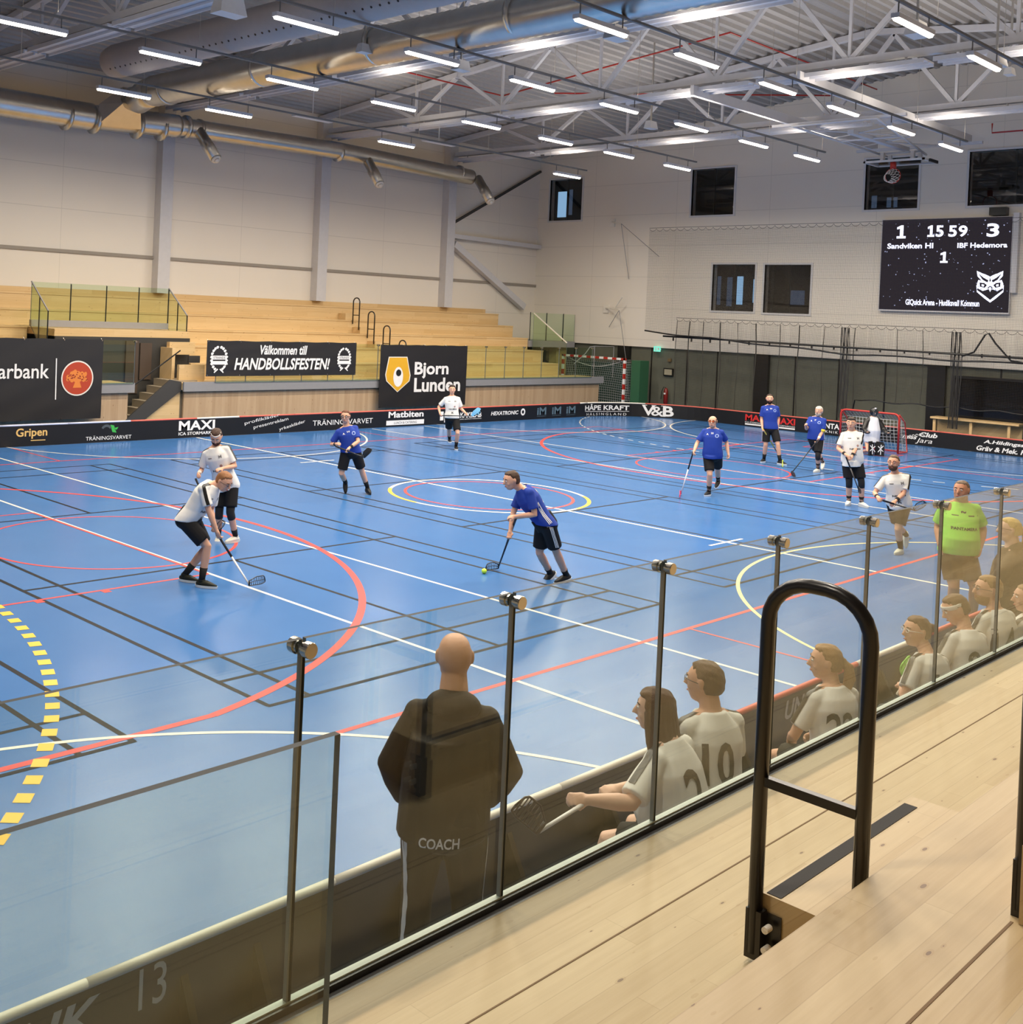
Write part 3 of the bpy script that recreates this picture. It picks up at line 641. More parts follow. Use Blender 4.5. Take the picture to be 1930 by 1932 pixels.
def missjara(m, w):
    for i in range(6): ringf(.12+.1*i, .22+.03*i, .03, .045, 0, PI*1.7, 0, 14)(m, w)
    tt('miss', 0, .42, .18, .30, shear=.3, bold=.02)(m, w); tt('Club', .5, 1, .28, .43, bold=.04, shear=.25)(m, w); tt('Jara', .38, .86, .05, .24, shear=.3)(m, w)
end_logo(1702, 830, 1768, 838, missjara)
end_logo(1855, 842, 1955, 852, two(tt('A.Hildingsson', 0, .95, .26, .40, bold=.03, shear=.25), tt('Gräv & Mek. Fors', -.13, 1.0, .06, .21, bold=.03, shear=.25)))
# outer face of the near board: RINK mark and a large 13
def near_out(body, x0, x1, z0, z1, **kw):
    m = MB(); text_fit(m, body, (x0, -10.0385, z0), (x1-x0, 0, 0), (0, 0, z1-z0), **kw); m.build('lettering', plain('grey_print', (196, 192, 184), .5), board_at(snear((x0+x1)/2)))
near_out('UNIRINK', -14.72, -13.66, .28, .435, bold=.05, shear=.25)
a_, b_ = atY(262, 1880, -10.04), atY(325, 1850, -10.04); near_out('13', a_[0], b_[0]-.03, .275, .465)
near_out('UNIRINK', -7.45, -6.55, .28, .435, bold=.05, shear=.25)
# ================================================================ STANDS
def tiers(sg, name, label, x0, x1, wood_m, gap=None, part='tier'):
    t = empty(name, ((x0+x1)/2, sg*14, 0), label, 'bleachers'); ys = [12.88+.8*k for k in range(5)]+[16.88]; zs = [1.73+.46*k for k in range(5)]
    for k in range(5):
        spans = [(x0, x1)]
        if gap and zs[k] < 2.8: spans = [(x0, gap[0]), (gap[1], x1)]
        for a, b in spans:
            zb = zs[k]-.46 if k else 1.2
            m = MB(); m.box((a, sg*ys[k], zb+.001), (b, sg*16.88, zs[k]-.04)); m.box((a-.001, sg*(ys[k]-.02), zs[k]-.04), (b+.001, sg*(16.88), zs[k])) if k == 4 else m.box((a-.001, sg*(ys[k]-.02), zs[k]-.04), (b+.001, sg*(ys[k+1]+.02), zs[k]))
            m.build(part, wood_m, t)
    m = MB(); m.box((x0, sg*16.80, 3.57), (x1, sg*16.87, 3.74)); m.build('back_ledge', wood_m, t); return t
ft = tiers(1, 'far_stand', 'long pale wooden tiered stand along the far wall', -20, 19.1, M['woodF'], (-2.25, 2.0))
for a, b in ((-20, -.55), (.98, 20.35)):
    m = MB(); m.box((a, 11.68, 1.08), (b, 12.9, 1.27)) if a > 0 else m.box((a, 11.68, 1.08), (b, 12.9, 1.27)); m.build('walkway', M['woodF'], ft)
    m = MB(); m.box((a, 11.62, 1.04), (b, 11.68, 1.30)); m.build('kerb', M['kerb'], ft)
    m = MB(); m.box((a+(.1 if a > 0 else 0), 11.75, .002), (b-.12, 11.82, 1.08)); m.build('front_wall', M['woodV'], ft)
m = MB(); m.box((20.15, 11.82, .002), (20.23, 12.8, 1.08)); m.build('end_wall', M['woodV'], ft)
# stair opening of the far stand
st = empty('entrance_stair', (.3, 12.2, 0), 'dark stair opening with grey stringer between the two banners', 'stairs')
m = MB()
for k in range(7): m.box((-.6+.22*k, 11.9, .19*k+.002), (1.6, 12.75, .19*(k+1)))
m.build('steps', plain('stair_tread', (150, 138, 118), .6), st)
m = MB(); m.prism([(-.75, 11.74, .28), (-.55, 11.74, .10), (-.42, 11.74, .10), (.98, 11.74, 1.06), (.98, 11.74, 1.30), (.62, 11.74, 1.36)], (0, .06, 0)); m.build('stringer', M['darkgrey'], st)
m = MB(); m.prism([(-.42, 11.83, .05), (1.0, 11.83, .05), (1.0, 11.83, 1.1), (.9, 11.83, 1.1)], (0, .05, 0)); m.build('side_board', M['woodF'], st)
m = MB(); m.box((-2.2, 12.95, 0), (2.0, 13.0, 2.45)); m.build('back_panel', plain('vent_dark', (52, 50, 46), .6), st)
m = MB(); m.box((-2.2, 13.0, 2.45), (2.0, 16.0, 2.64)); m.build('lintel', M['woodF'], st)
m = MB(); m.box((.35, 12.9, 1.28), (.72, 12.945, 2.3)); m.box((-.1, 12.9, .9), (.3, 12.945, 2.35)); m.build('door_leaf', plain('door_brown', (70, 56, 44), .6), st)
m = MB(); m.tube([(-.5, 11.9, 1.15), (.1, 11.9, 1.55), (1.0, 11.9, 2.15)], .02, 6); m.build('handrail', M['black'], st)
m = MB(); m.box((1.0, 12.3, 1.28), (1.1, 12.9, 2.2)); m.box((1.1, 12.6, 2.0), (1.95, 12.75, 2.35)); m.box((1.05, 12.0, 1.27), (1.9, 12.1, 1.75)); m.build('side_wall', M['woodF'], st)
def gpane(parent, p, q, z0, z1, mat='glass', th=.017, z1b=None, edge=True, z0b=None):
    p = np.array(p, float); q = np.array(q, float); d = q-p; d /= np.linalg.norm(d); n = np.array((-d[1], d[0]))*th/2; zb = z1 if z1b is None else z1b; z0b = z0 if z0b is None else z0b
    m = MB(); vs = []
    for e, za, zt in ((p, z0, z1), (q, z0b, zb)):
        for sg in (-1, 1): vs += [(*(e+n*sg), za), (*(e+n*sg), zt)]
    m.add(vs, [(0, 4, 5, 1), (2, 3, 7, 6)]); m.mat(1).add(vs, [(1, 5, 7, 3), (0, 2, 6, 4)]); m.mat(2).add(vs, [(0, 1, 3, 2), (4, 6, 7, 5)])
    return m.build('glass_pane', [M[mat], M['edge'], M['edge2']], parent)
M['edge3'] = plain('joint_grey', (128, 136, 142), .5, spec=.2)
# far glass railing
gf = empty('far_glass_railing', (8, 11.6, 1.3), 'frameless glass railing along the front of the far stand', 'railing')
def glass_run(g, y, xs, z0, z1, mat, clamp_r, sgn):
    for a, b in zip(xs, xs[1:]): gpane(g, (a+.008, y), (b-.008, y), z0, z1, mat)
    for x in xs:
        m = MB(); m.box((x-.0035, y-.0088, z0), (x+.0065, y+.0088, z1-.02)); m.mat(1).box((x-.0105, y-.0086, z0), (x-.0036, y+.0086, z1-.02)); m.build('joint_strip', [M['edge'], M['edge3']], g)
        for s_ in (-1, 1):
            m = MB(); m.tube([(x, y+s_*.010, z1-.03), (x, y+s_*.022, z1-.03), (x, y+s_*.0225, z1-.03), (x, y+s_*.045, z1-.03), (x, y+s_*.048, z1-.03)], [clamp_r*.8, clamp_r*.8, clamp_r, clamp_r, clamp_r*.93], 24)
            m.build('clamp_disc', M['steel'], g, False)
            smooth_by_angle(g.children[-1]) if g.children else None
glass_run(gf, 11.60, [2.0+1.03*k-.0 for k in range(0, 18)], 1.28, 2.42, 'gglass', .03, -1)
glass_run(gf, 11.60, [-.6-1.03*k for k in range(0, 6)][::-1], 1.28, 2.42, 'gglass', .03, -1)
gv = empty('opening_glass_guard', (0, 14, 2.7), 'tall greenish glass guard above the far stair opening', 'railing')
for a, b in ((-2.35, -1.2), (-1.2, -.1), (-.1, .95), (.95, 1.95)):
    gpane(gv, (a+.006, 14.1), (b-.006, 14.1), 2.78, 3.86, 'gglass'); m = MB(); m.box((b-.01, 14.07, 2.8), (b+.01, 14.09, 3.84)); m.build('joint_strip', M['edge'], gv)
m = MB(); m.box((-2.35, 14.04, 2.66), (1.95, 14.16, 2.84)); m.build('base_beam', M['kerb'], gv)
for x in (-2.35, 1.97):
    gpane(gv, (x, 14.1), (x, 13.1), 2.7, 3.86, 'gglass', z1b=3.1, z0b=1.8)
    m = MB(); m.bar((x, 14.12, 3.87), (x, 13.1, 3.1), .03, .03); m.build('sloping_cap', M['kerb'], gv)
    for y in (13.1, 13.6): m = MB(); m.box((x-.012, y-.012, 1.9), (x+.012, y+.012, 3.1+(y-13.1)*.77)); m.build('joint_strip', M['edge'], gv)
m = MB(); m.box((1.2, 12.98, 2.2), (1.85, 13.06, 2.42)); m.box((1.62, 12.4, 1.78), (2.0, 12.46, 1.98)); m.build('bracket_box', M['darkgrey'], gv)
# landing at the right end of the far stand
ln = empty('end_landing', (20.5, 15, 2.4), 'glass railed landing at the right end of the far stand', 'landing')
m = MB(); m.box((19.12, 14.4, 2.30), (22.1, 16.88, 2.55)); m.build('slab', M['kerb'], ln)
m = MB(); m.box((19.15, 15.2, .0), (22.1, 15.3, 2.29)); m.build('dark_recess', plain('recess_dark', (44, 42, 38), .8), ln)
m = MB(); m.box((21.4, 14.8, 0), (22.1, 15.18, 2.28)); m.build('pier', M['woodF'], ln)
for a, b in ((19.15, 20.2), (20.2, 21.3), (21.3, 22.1)):
    gpane(ln, (a+.006, 14.45), (b-.006, 14.45), 2.56, 3.68, 'gglass'); m = MB(); m.box((a-.01, 14.42, 2.56), (a+.01, 14.44, 3.7)); m.build('joint_strip', M['edge'], ln)
m = MB(); m.bar((19.2, 14.3, 3.66), (19.2, 12.6, 2.55), .035, .035); m.build('white_cap', M['whiterim'], ln)
gpane(ln, (19.2, 14.3), (19.2, 12.6), 2.2, 3.65, 'gglass', z1b=2.54, z0b=1.3)
m = MB(); m.tube([(19.3, 12.3, 1.75), (20.0, 12.3, 2.15), (20.3, 12.3, 2.42), (20.6, 12.3, 2.45), (21.9, 12.3, 2.45), (21.9, 12.3, 1.2)], .018, 6); m.tube([(20.6, 12.3, 2.45), (20.6, 12.3, 1.2)], .015, 6); m.build('stair_rail', M['kerb'], ln)
# hoop handrails
def hoop(name, X, yf, yb, zf, zb, zt, r, label, group, matn='rail', bracket=True, side=-1):
    """inverted U along y: front leg at yf down to zf, rear leg at yb down to zb"""
    t = empty(name, (X, yf, zf), label, 'handrail', group); rr = .15; pts = [(X, yf, zf), (X, yf, zt-rr)]
    sg = 1 if yb > yf else -1
    for k in range(1, 7): a = PI/2*k/6; pts.append((X, yf+sg*rr*(1-math.cos(a)), zt-rr+rr*math.sin(a)))
    for k in range(0, 7): a = PI/2*k/6; pts.append((X, yb-sg*rr+sg*rr*math.sin(a), zt-rr+rr*math.cos(a)))
    pts.append((X, yb, zb)); m = MB(); m.tube(pts, r, 16); m.build('hoop', M[matn], t, True)
    zc = zf+(zt-zf)*.46; m = MB(); m.bar((X, yf, zc), (X, yb, zc), r*1.15, r*1.3); m.build('crossbar', M[matn], t)
    if bracket:
        m = MB(); m.box((X-r*.8, yf-sg*r*1.0, zf-.02), (X+r*.9, yf+sg*r*1.3, zf+.15)); m.box((X+r*.9, yf-sg*.0, zf-.01), (X+r*1.1, yf+sg*.085, zf+.14)) 
        b = sub(m.build('bracket', M[matn], t))
        m = MB()
        for z in (zf+.035, zf+.105): m.tube([(X-side*0, yf+sg*.055, z), (X-.034, yf+sg*.055, z)], .012, 14); m.tube([(X-.034, yf+sg*.055, z), (X-.036, yf+sg*.055, z)], .005, 8)
        m.build('bolt', M['whiterim'], b)
    return t
aisle_x = 10.3
for k in range(4):
    y = 12.5+.8*k; z = 1.5+.46*k
    hoop('aisle_handrail', aisle_x, y, y+.33, z-.1, z+.1, z+1.02, .022, ['lowest black hoop handrail, mostly behind the black company banner', 'second black hoop handrail from the bottom of the far stand', 'third black hoop handrail from the bottom of the far stand', 'topmost black hoop handrail on the far stand'][k], 'hoop handrails up the far stand', bracket=False)
stp = empty('aisle_steps', (10.9, 13, 1.3), 'wooden half steps of the aisle in the far stand', 'steps')
for k in range(5): m = MB(); y = 12.48+.8*k; z = 1.27+.46*k; m.box((10.35, y, z+.001), (11.5, y+.39, z+.23)); m.build('step', M['woodF'], stp)
# near stand
nt = tiers(-1, 'near_stand', 'pale knotty pine tiered stand in the foreground', -23.9, 22, M['woodN'])
m = MB(); m.box((-23.9, -12.9, 1.14), (22, -11.70, 1.262)); m.build('walkway', M['woodN'], nt)
m = MB(); m.box((-23.9, -12.06-.003, 1.2621), (22, -12.06+.003, 1.2635)); m.build('floor_seam', plain('seam_brown', (120, 92, 58), .7), nt)
m = MB(); m.box((-23.9, -13.256, 1.7301), (-12.50, -13.248, 1.7314)); m.build('floor_seam', plain('seam_brown', (120, 92, 58), .7), nt)
m = MB(); m.box((-23.9, -11.70, .95), (22, -11.60, 1.262)); m.build('kerb', M['kerb'], nt)
m = MB(); m.box((-23.9, -11.82, 0), (22, -11.75, 1.13)); m.build('front_wall', M['woodV'], nt)
ns = empty('near_aisle_steps', (-11.9, -12.7, 1.3), 'wooden half steps beside the foreground handrail, dark strip on the edge', 'steps')
for k in range(3):
    y = -12.47-.8*k; z = 1.262+.468*k if k == 0 else 1.73+.46*(k-1)
    x0 = -12.50
    m = MB(); m.box((x0, y, z+.001), (x0+1.28, y-.39, z+.235)); st_ = sub(m.build('step', M['woodN'], ns))
    m = MB(); m.box((x0+.01, y-.010, z+.2352), (x0+1.18, y-.062, z+.2372)); m.build('antislip_strip', M['strip'], st_)
hoop('foreground_handrail', -12.53, -12.46, -12.815, 1.30, 1.50, 2.60, .0245, 'black hoop handrail standing in the foreground right', 'near')
hoop('edge_handrail', -12.44, -13.26, -13.61, 1.75, 1.9, 3.06, .0245, 'black handrail just cut by the right picture edge', 'near')
for o in bpy.data.objects:
    if o.get('group') == 'near': del o['group']
# near glass railing
gn = empty('near_glass_railing', (-11, -11.65, 1.27), 'frameless glass railing with round steel clamps in front of the bench players', 'railing')
jx = [-19.15, -18.11, -17.07, -16.03, -14.99, -13.95, -12.93, -11.91, -10.88, -9.83, -8.77, -7.70, -6.66, -5.6, -4.56, -3.5, -2.46, -1.4]
glass_run(gn, -11.65, jx, 1.265, 2.43, 'glass', .026, 1)
m = MB(); m.box((-19.15, -11.675, 1.262), (-1.4, -11.664, 1.285)); m.build('black_gasket', M['black'], gn)
m = MB(); m.box((-19.15, -11.662, 1.262), (-1.4, -11.636, 1.29)); m.build('pale_seal', M['seal'], gn)
g2 = empty('foreground_glass_panel', (-15, -12.3, 1.27), 'single glass panel standing nearest the viewer at lower left', 'railing')
gpane(g2, (-17.2, -12.3), (-14.37, -12.3), 1.265, 2.425, 'glass', .021)
m = MB(); m.box((-17.2, -12.315, 1.262), (-14.38, -12.285, 1.268)); m.build('shoe', M['black'], g2)
# players' benches behind the boards
pb = empty('players_bench', (-9, -11.0, 0), 'long low bench under the seated white team, behind the boards', 'bench')
m = MB(); m.box((-11.4, -11.16, .375), (-3.6, -10.86, .415)); m.build('seat', M['woodF'], pb)
for x in (-11.2, -9.2, -7.4, -5.6, -3.8):
    m = MB(); m.box((x-.03, -11.12, .004), (x+.03, -10.9, .375)); m.build('leg', M['darkgrey'], pb)
# ================================================================ BANNERS ON THE FAR RAILING
def banner(name, label, x0, x1, z0, z1, wav=.011, seed=1):
    t = empty(name, ((x0+x1)/2, 11.5, z0), label, 'banner'); rnd = random.Random(seed); ph = [rnd.uniform(0, 6) for _ in range(5)]
    def off(x, z): u = (x-x0)/(x1-x0); v = (z-z0)/(z1-z0); return 11.52-wav*(math.sin(u*9+ph[0]+v*2)*.5+math.sin((u-v)*17+ph[1])*.35+math.sin(u*31+ph[2])*.15)*(.4+.6*(1-v))
    def sag(x, z): u = (x-x0)/(x1-x0); v = (z-z0)/(z1-z0); return z-.012*math.sin(u*PI*5)**2*v
    m = MB(); nx, nz = int((x1-x0)/.08), int((z1-z0)/.1)+1; vs = []
    for j in range(nz+1):
        for i in range(nx+1): x = x0+(x1-x0)*i/nx; z = z0+(z1-z0)*j/nz; vs.append((x, off(x, z), sag(x, z)))
    k = len(vs); vs += [(x, y+.004, z) for x, y, z in vs]; fs = []
    for j in range(nz):
        for i in range(nx): a = j*(nx+1)+i; fs += [(a, a+1, a+nx+2, a+nx+1), (k+a, k+a+nx+1, k+a+nx+2, k+a+1)]
    m.add(vs, fs); m.build('cloth', plain('banner_black', (30, 28, 29), .5), t, True)
    m = MB(); n = max(4, int((x1-x0)/1.0))
    for i in range(n+1):
        for z in (z0+.03, z1-.03): x = x0+.04+(x1-x0-.08)*i/n; m.tube([(x, off(x, z)-.004, z), (x, off(x, z)-.008, z)], .018, 10)
    m.build('eyelets', M['steel'], t)
    for i in range(n+1): x = x0+.04+(x1-x0-.08)*i/n; m = MB(); m.tube([(x, 11.53, z1-.03), (x, 11.58, z1+.02)], .008, 5); m.build('cable_tie', M['whiterim'], t)
    def place(mb, nm, mats):
        mb.v = [(x, 11.52-wav-.004-k_, z) for (x, k_, z) in mb.v]; return mb.build(nm, mats, t)
    return t, place
def btext(m, body, x0, x1, z0, z1, **kw): text_fit(m, body, (x0, 0, z0), (x1-x0, 0, 0), (0, 0, z1-z0), **kw)
XY = lambda px, py: (atY(px, py, 11.52)[0], atY(px, py, 11.52)[2])
# bank banner
t, place = banner('bank_banner', 'large black banner with white lettering and an orange tree disc at the far left', -5.9, -1.58, .41, 2.44, seed=2)
m = MB(); z0, z1 = XY(0, 722)[1], XY(0, 697)[1]; xa, xb = XY(0, 710)[0], XY(92, 710)[0]
btext(m, 'Sparbank', xa-.40*(xb-xa), xb, z0-.02, z1+.14, bold=.012)
for u in (.02, .2, .4, .6, .8): pass
a = XY(105, 676); b = XY(101, 754); m.add([(a[0], 0, a[1]), (a[0]+.03, 0, a[1]), (b[0]+.06, 0, b[1]), (b[0]+.03, 0, b[1])], [(0, 1, 2, 3)])
place(m, 'lettering', M['letter'])
c = XY(145.5, 713.5); R1 = .445
m = MB()
def disc(m, c, r, k=0.0, n=40, rx=1.0): m.add([(c[0]+rx*r*math.cos(2*PI*i/n), k, c[1]+r*math.sin(2*PI*i/n)) for i in range(n)], [tuple(range(n))])
disc(m, c, R1, 0); m.mat(1); disc(m, c, R1-.035, .003); m.mat(2); rn = random.Random(3)
for i in range(70):
    a = rn.uniform(0, PI); r = rn.uniform(0, .27); disc(m, (c[0]+r*1.1*math.cos(a), c[1]-.06+r*math.sin(a)), rn.uniform(.03, .055), .005+i*1e-5, 9)
m.add([(c[0]-.05, .006, c[1]-.05), (c[0]+.05, .006, c[1]-.05), (c[0]+.12, .006, c[1]-.24), (c[0]-.12, .006, c[1]-.24)], [(0, 1, 2, 3)])
m.mat(3)
for i in range(26): a = rn.uniform(0, 2*PI); r = rn.uniform(.1, .3); disc(m, (c[0]+r*math.cos(a), c[1]-.03+abs(r*math.sin(a))*.8-.04), .018, .0075+i*1e-5, 7)
place(m, 'tree_disc', [M['whiterim'], M['orange'], plain('orange_light', (220, 128, 52), .5), plain('orange_dark', (140, 42, 24), .5)])
# welcome banner
t, place = banner('welcome_banner', 'wide black banner reading welcome to the handball festival', 1.62, 7.18, 1.46, 2.46, seed=5)
m = MB(); x0, z0 = XY(490, 669); x1, _ = XY(579, 669); _, z1 = XY(490, 651); btext(m, 'Välkommen till', x0, x1, z0-.0, z1, bold=.04, shear=.22)
x0, z0 = XY(441, 698); x1, _ = XY(621, 700); _, z1 = XY(441, 675); btext(m, 'HANDBOLLSFESTEN!', x0, x1, z0, z1, bold=.05, shear=.22); place(m, 'lettering', M['letter'])
for px, sc in ((413, 1.0), (649, .95)):
    cx, cz = XY(px, 677); m = MB(); s_ = .33*sc
    for sg in (-1, 1):
        for k in range(9):
            a = R_(-60+17*k); m.add([(cx+sg*s_*math.cos(a)*.78+u*.05*sc, 0, cz+s_*math.sin(a)+v*.045*sc) for u, v in ((-1, -.4), (0, -1), (1, .3), (.2, 1), (-.8, .6))], [(0, 1, 2, 3, 4)])
        m.add([(cx+sg*.02, 0, cz-.30*sc), (cx+sg*.15, 0, cz-.40*sc), (cx+sg*.17, 0, cz-.37*sc), (cx+sg*.05, 0, cz-.27*sc)], [(0, 1, 2, 3)])
    m.add([(cx-.25*sc, .002, cz-.02), (cx+.25*sc, .002, cz-.02), (cx+.28*sc, .002, cz+.09), (cx-.28*sc, .002, cz+.09)], [(0, 1, 2, 3)]); m.add([(cx-.3*sc, .002, cz-.16), (cx+.3*sc, .002, cz-.16), (cx+.26*sc, .002, cz-.06), (cx-.26*sc, .002, cz-.06)], [(0, 1, 2, 3)])
    m.mat(1); btext(m, 'STRANDS', cx-.2*sc, cx+.2*sc, cz+.0, cz+.065); m.v = [(x, (.004 if i >= len(m.v)-0 else k_), z) for i, (x, k_, z) in enumerate(m.v)]
    nl = text_mesh('STRANDS')[0].shape[0]; m.v = [(x, (.005 if i >= len(m.v)-nl else k_), z) for i, (x, k_, z) in enumerate(m.v)]
    place(m, 'wreath_crest', [M['letter'], blk])
# company banner
t, place = banner('company_banner', 'square black banner with a gold shield and white two-line name', 8.22, 12.28, .41, 2.42, seed=9)
m = MB(); x0, z0 = XY(781, 711); x1, _ = XY(845, 711); _, z1 = XY(781, 684); btext(m, 'Bjorn', x0, x1, z0-.06, z1+.02, bold=.03)
x0, z0 = XY(780, 740); x1, _ = XY(867, 738); _, z1 = XY(780, 713); btext(m, 'Lunden', x0, x1, z0-.0, z1, bold=.03); place(m, 'lettering', M['letter'])
m = MB(); out = [XY(*p) for p in ((733, 673), (768, 673), (774, 708), (772, 719), (749, 740), (728, 719), (726, 707))]; cc = np.mean(out, 0)
m.add([(x, 0, z) for x, z in out], [tuple(range(7))]); m.mat(1).add([(cc[0]+(x-cc[0])*.93, .003, cc[1]+(z-cc[1])*.95) for x, z in out], [tuple(range(7))])
e = XY(750.5, 711); m.mat(2); disc(m, e, .32, .005, rx=.68); m.mat(3); disc(m, (e[0]+.01, e[1]+.13), .11, .007, rx=1.05)
place(m, 'shield', [M['whiterim'], M['gold'], M['letter'], blk])
# ================================================================ SCOREBOARD
t = empty('scoreboard', (XE-.2, -.1, 4.28), 'large black video scoreboard showing 1, 15:59 and 3 on the end wall', 'scoreboard')
m = MB(); m.box((XE-.16, -2.12, 4.22), (XE-.002, 1.93, 7.30)); m.build('housing', M['truss'], t)
m = MB(); m.box((XE-.18, -2.10, 4.28), (XE-.161, 1.90, 7.28)); m.build('screen', emis('screen_black', (52, 47, 56), .62), t)
lt = emis('screen_white', (226, 228, 255), 1.9); lt2 = emis('screen_star', (170, 176, 214), 1.0)
YZ = lambda px, py: (atX(px, py, XE-.18)[1], atX(px, py, XE-.18)[2])
def stext(body, px0, py0, px1, py1, **kw):
    a = YZ(px0, py1); b = YZ(px1, py0); m = MB(); text_fit(m, body, (XE-.184, a[0], a[1]), (0, b[0]-a[0], 0), (0, 0, b[1]-a[1]), **kw); return m
def one(px0, py0, px1, py1):
    m = MB(); a = YZ(px0, py1); b_ = YZ(px1, py0); w = b_[0]-a[0]; h = b_[1]-a[1]; X = XE-.184
    m.add([(X, a[0]+w*u, a[1]+h*v) for u, v in ((.02, 0), (.98, 0), (.98, .17), (.72, .17), (.72, 1), (.48, 1), (.05, .86), (.05, .70), (.36, .74), (.36, .17), (.02, .17))], [tuple(range(11))]); return m
def slab_serifs(m, px0, py0, px1, py1):
    a = YZ(px0, py1); b = YZ(px1, py0); w = (b[0]-a[0]); h = (b[1]-a[1]); X = XE-.184
    m.add([(X, a[0], a[1]), (X, a[0]+w, a[1]), (X, a[0]+w, a[1]+h*.16), (X, a[0], a[1]+h*.16)], [(0, 1, 2, 3)])
one(1691, 425, 1710, 450).build('home_score', lt, t)
stext('3', 1861, 421, 1886, 447, bold=.06).build('guest_score', lt, t)
q = MB()
for c_, a, b in (('5', 1765, 1781), ('5', 1789, 1806), ('9', 1808, 1826)):
    r = stext(c_, a, 425, b, 447, bold=.07); q.add(r.v, r.f)
r = one(1749, 425, 1764, 447); q.add(r.v, r.f); q.build('clock_digits', lt, t)
stext('Sandviken HI', 1674, 458, 1761, 469.5, bold=.05).build('home_name', lt, t); stext('IBF Hedemora', 1806, 457, 1901, 468, bold=.05).build('guest_name', lt, t)
one(1773, 475, 1789, 496).build('period', lt, t)
stext('GlQuick Arena - Hudiksvall Kommun', 1708, 567, 1848, 577, bold=.05).build('arena_line', lt, t)
m = MB(); rn = random.Random(11)
for k in range(150):
    y = rn.uniform(-2.05, 1.85); z = rn.uniform(4.35, 7.2); r = rn.choice((.010, .013, .02)); m.tube([(XE-.183, y, z), (XE-.186, y, z)], r, 6)
m.build('stars', lt2, t)
m = MB(); ow = plain('screen_dark_mark', (30, 28, 36), .6)
def P(pts, mi=0, dx=0.0): m.mat(mi).add([(XE-.1845-dx, *YZ(*p)) for p in pts], [tuple(range(len(pts)))])
for sg in (-1, 1):
    f = lambda x, y: (1868+sg*x, y)
    P([f(25, 511), f(24, 521), f(13, 533), f(2, 533), f(0, 522), f(8, 518), f(14, 516)])            # ear and brow
    P([f(0, 531), f(10, 532), f(22, 528), f(25, 536), f(23, 544), f(14, 549), f(4, 546), f(0, 551)])     # eye mask
    P([f(0, 566), f(10, 558), f(25, 547), f(22, 540), f(26, 538), f(25, 551), f(11, 563), f(0, 571)])     # chin line
    P([f(6, 538), f(11, 534), f(20, 533), f(19, 541), f(10, 543)], 1, .001); P([f(11, 537), f(16, 536), f(16, 540), f(12, 541)], 0, .002)
    P([f(3, 529), f(12, 524), f(22, 516), f(14, 528), f(5, 533)], 1, .001)
P([(1863, 543), (1868, 539), (1873, 543), (1868, 553)], 1, .0012); P([(1865, 544), (1868, 541), (1871, 544), (1868, 551)], 0, .002)
m.build('owl_mark', [lt, emis('screen_black', (52, 47, 56), .62)], t)
m = MB(); m.box((XE-.2, -2.30, 4.9), (XE-.002, -2.14, 7.4)); m.build('side_mast', M['truss'], t)
m = MB(); m.box((XE-.28, -1.95, 7.33), (XE-.03, -1.45, 7.58)); tag(m.build('wall_speaker', M['black'], None), 'small black box on top right of the scoreboard', 'speaker')
# ================================================================ NETS AT THE END WALL
def netcurtain(name, label, X, y0, y1, z0, z1, amp, cell_mat, cord=.02, droop=None, seed=1):
    t = empty(name, (X, (y0+y1)/2, z0), label, 'net'); rn = random.Random(seed); ph = [rn.uniform(0, 6) for _ in range(4)]
    nx = int(abs(y1-y0)/.12); nz = 8; vs = []; uv = []
    fx = lambda y, v: X+amp*(math.sin(y*2.3+ph[0])*.5+math.sin(y*6.1+ph[1])*.5)*(1-.3*v)
    bz_ = lambda y: z0+(droop(y) if droop else 0)
    for j in range(nz+1):
        for i in range(nx+1): y = y0+(y1-y0)*i/nx; v = j/nz; z = bz_(y)+(z1-bz_(y))*v; vs.append((fx(y, v), y, z)); uv.append((y*1.25, z))
    m = MB(); m.add(vs, [(j*(nx+1)+i, j*(nx+1)+i+1, (j+1)*(nx+1)+i+1, (j+1)*(nx+1)+i) for j in range(nz) for i in range(nx)])
    o = m.build('netting', cell_mat, t, True); ul = o.data.uv_layers.new(name='UVMap'); o_ = parent_loc(t)
    for lp in o.data.loops: c = o.data.vertices[lp.vertex_index].co; ul.data[lp.index].uv = (c[1]*1.2, c[2])
    m = MB(); m.tube([(fx(y, 0), y, bz_(y)) for y in np.linspace(y0, y1, 90)], cord, 6); m.build('bottom_cord', M['black'], t, True)
    m = MB(); n = int(abs(y1-y0)/.30); yy = np.linspace(y0, y1, n+1)
    for a, b in zip(yy, yy[1:]): m.tube([(X, a+(b-a)*u, z1+.06-.10*math.sin(PI*u)**.7) for u in np.linspace(0, 1, 7)], .006, 4)
    m.tube([(X, y0, z1+.09), (X, y1, z1+.09)], .008, 5); m.build('hanging_loops', M['darkgrey'], t)
    return t
netcurtain('upper_net', 'tall protective net hung in front of the end wall windows', 21.2, 10.4, -7.5, 3.15, 7.05, .05, M['net'], .028, lambda y: -.055*(10.4-max(y, 2.5))+.025*math.sin(y*1.9))
netcurtain('lower_net', 'gathered grey net hanging from the black rail to the floor', 21.45, 9.2, -7.5, .6, 3.62, .09, M['net'], .02, lambda y: -.55 if y > 2.3 else (.60+.03*math.sin(y*5)), seed=4)
ln_ = bpy.data.objects['lower_net']
for y, w in ((9.15, .012), (8.6, .02), (8.0, .012), (7.3, .022), (6.6, .010), (5.9, .02), (5.0, .012), (4.3, .018), (3.4, .012), (2.32, .014), (.9, .012), (.1, .012)):
    m = MB(); m.tube([(21.43, y+.03*math.sin(z*2+y), z) for z in np.linspace(.1 if y > 2.3 else 1.2, 3.6, 8)], w, 5); m.build('fold', plain('net_fold', (62, 60, 54), .9), ln_)
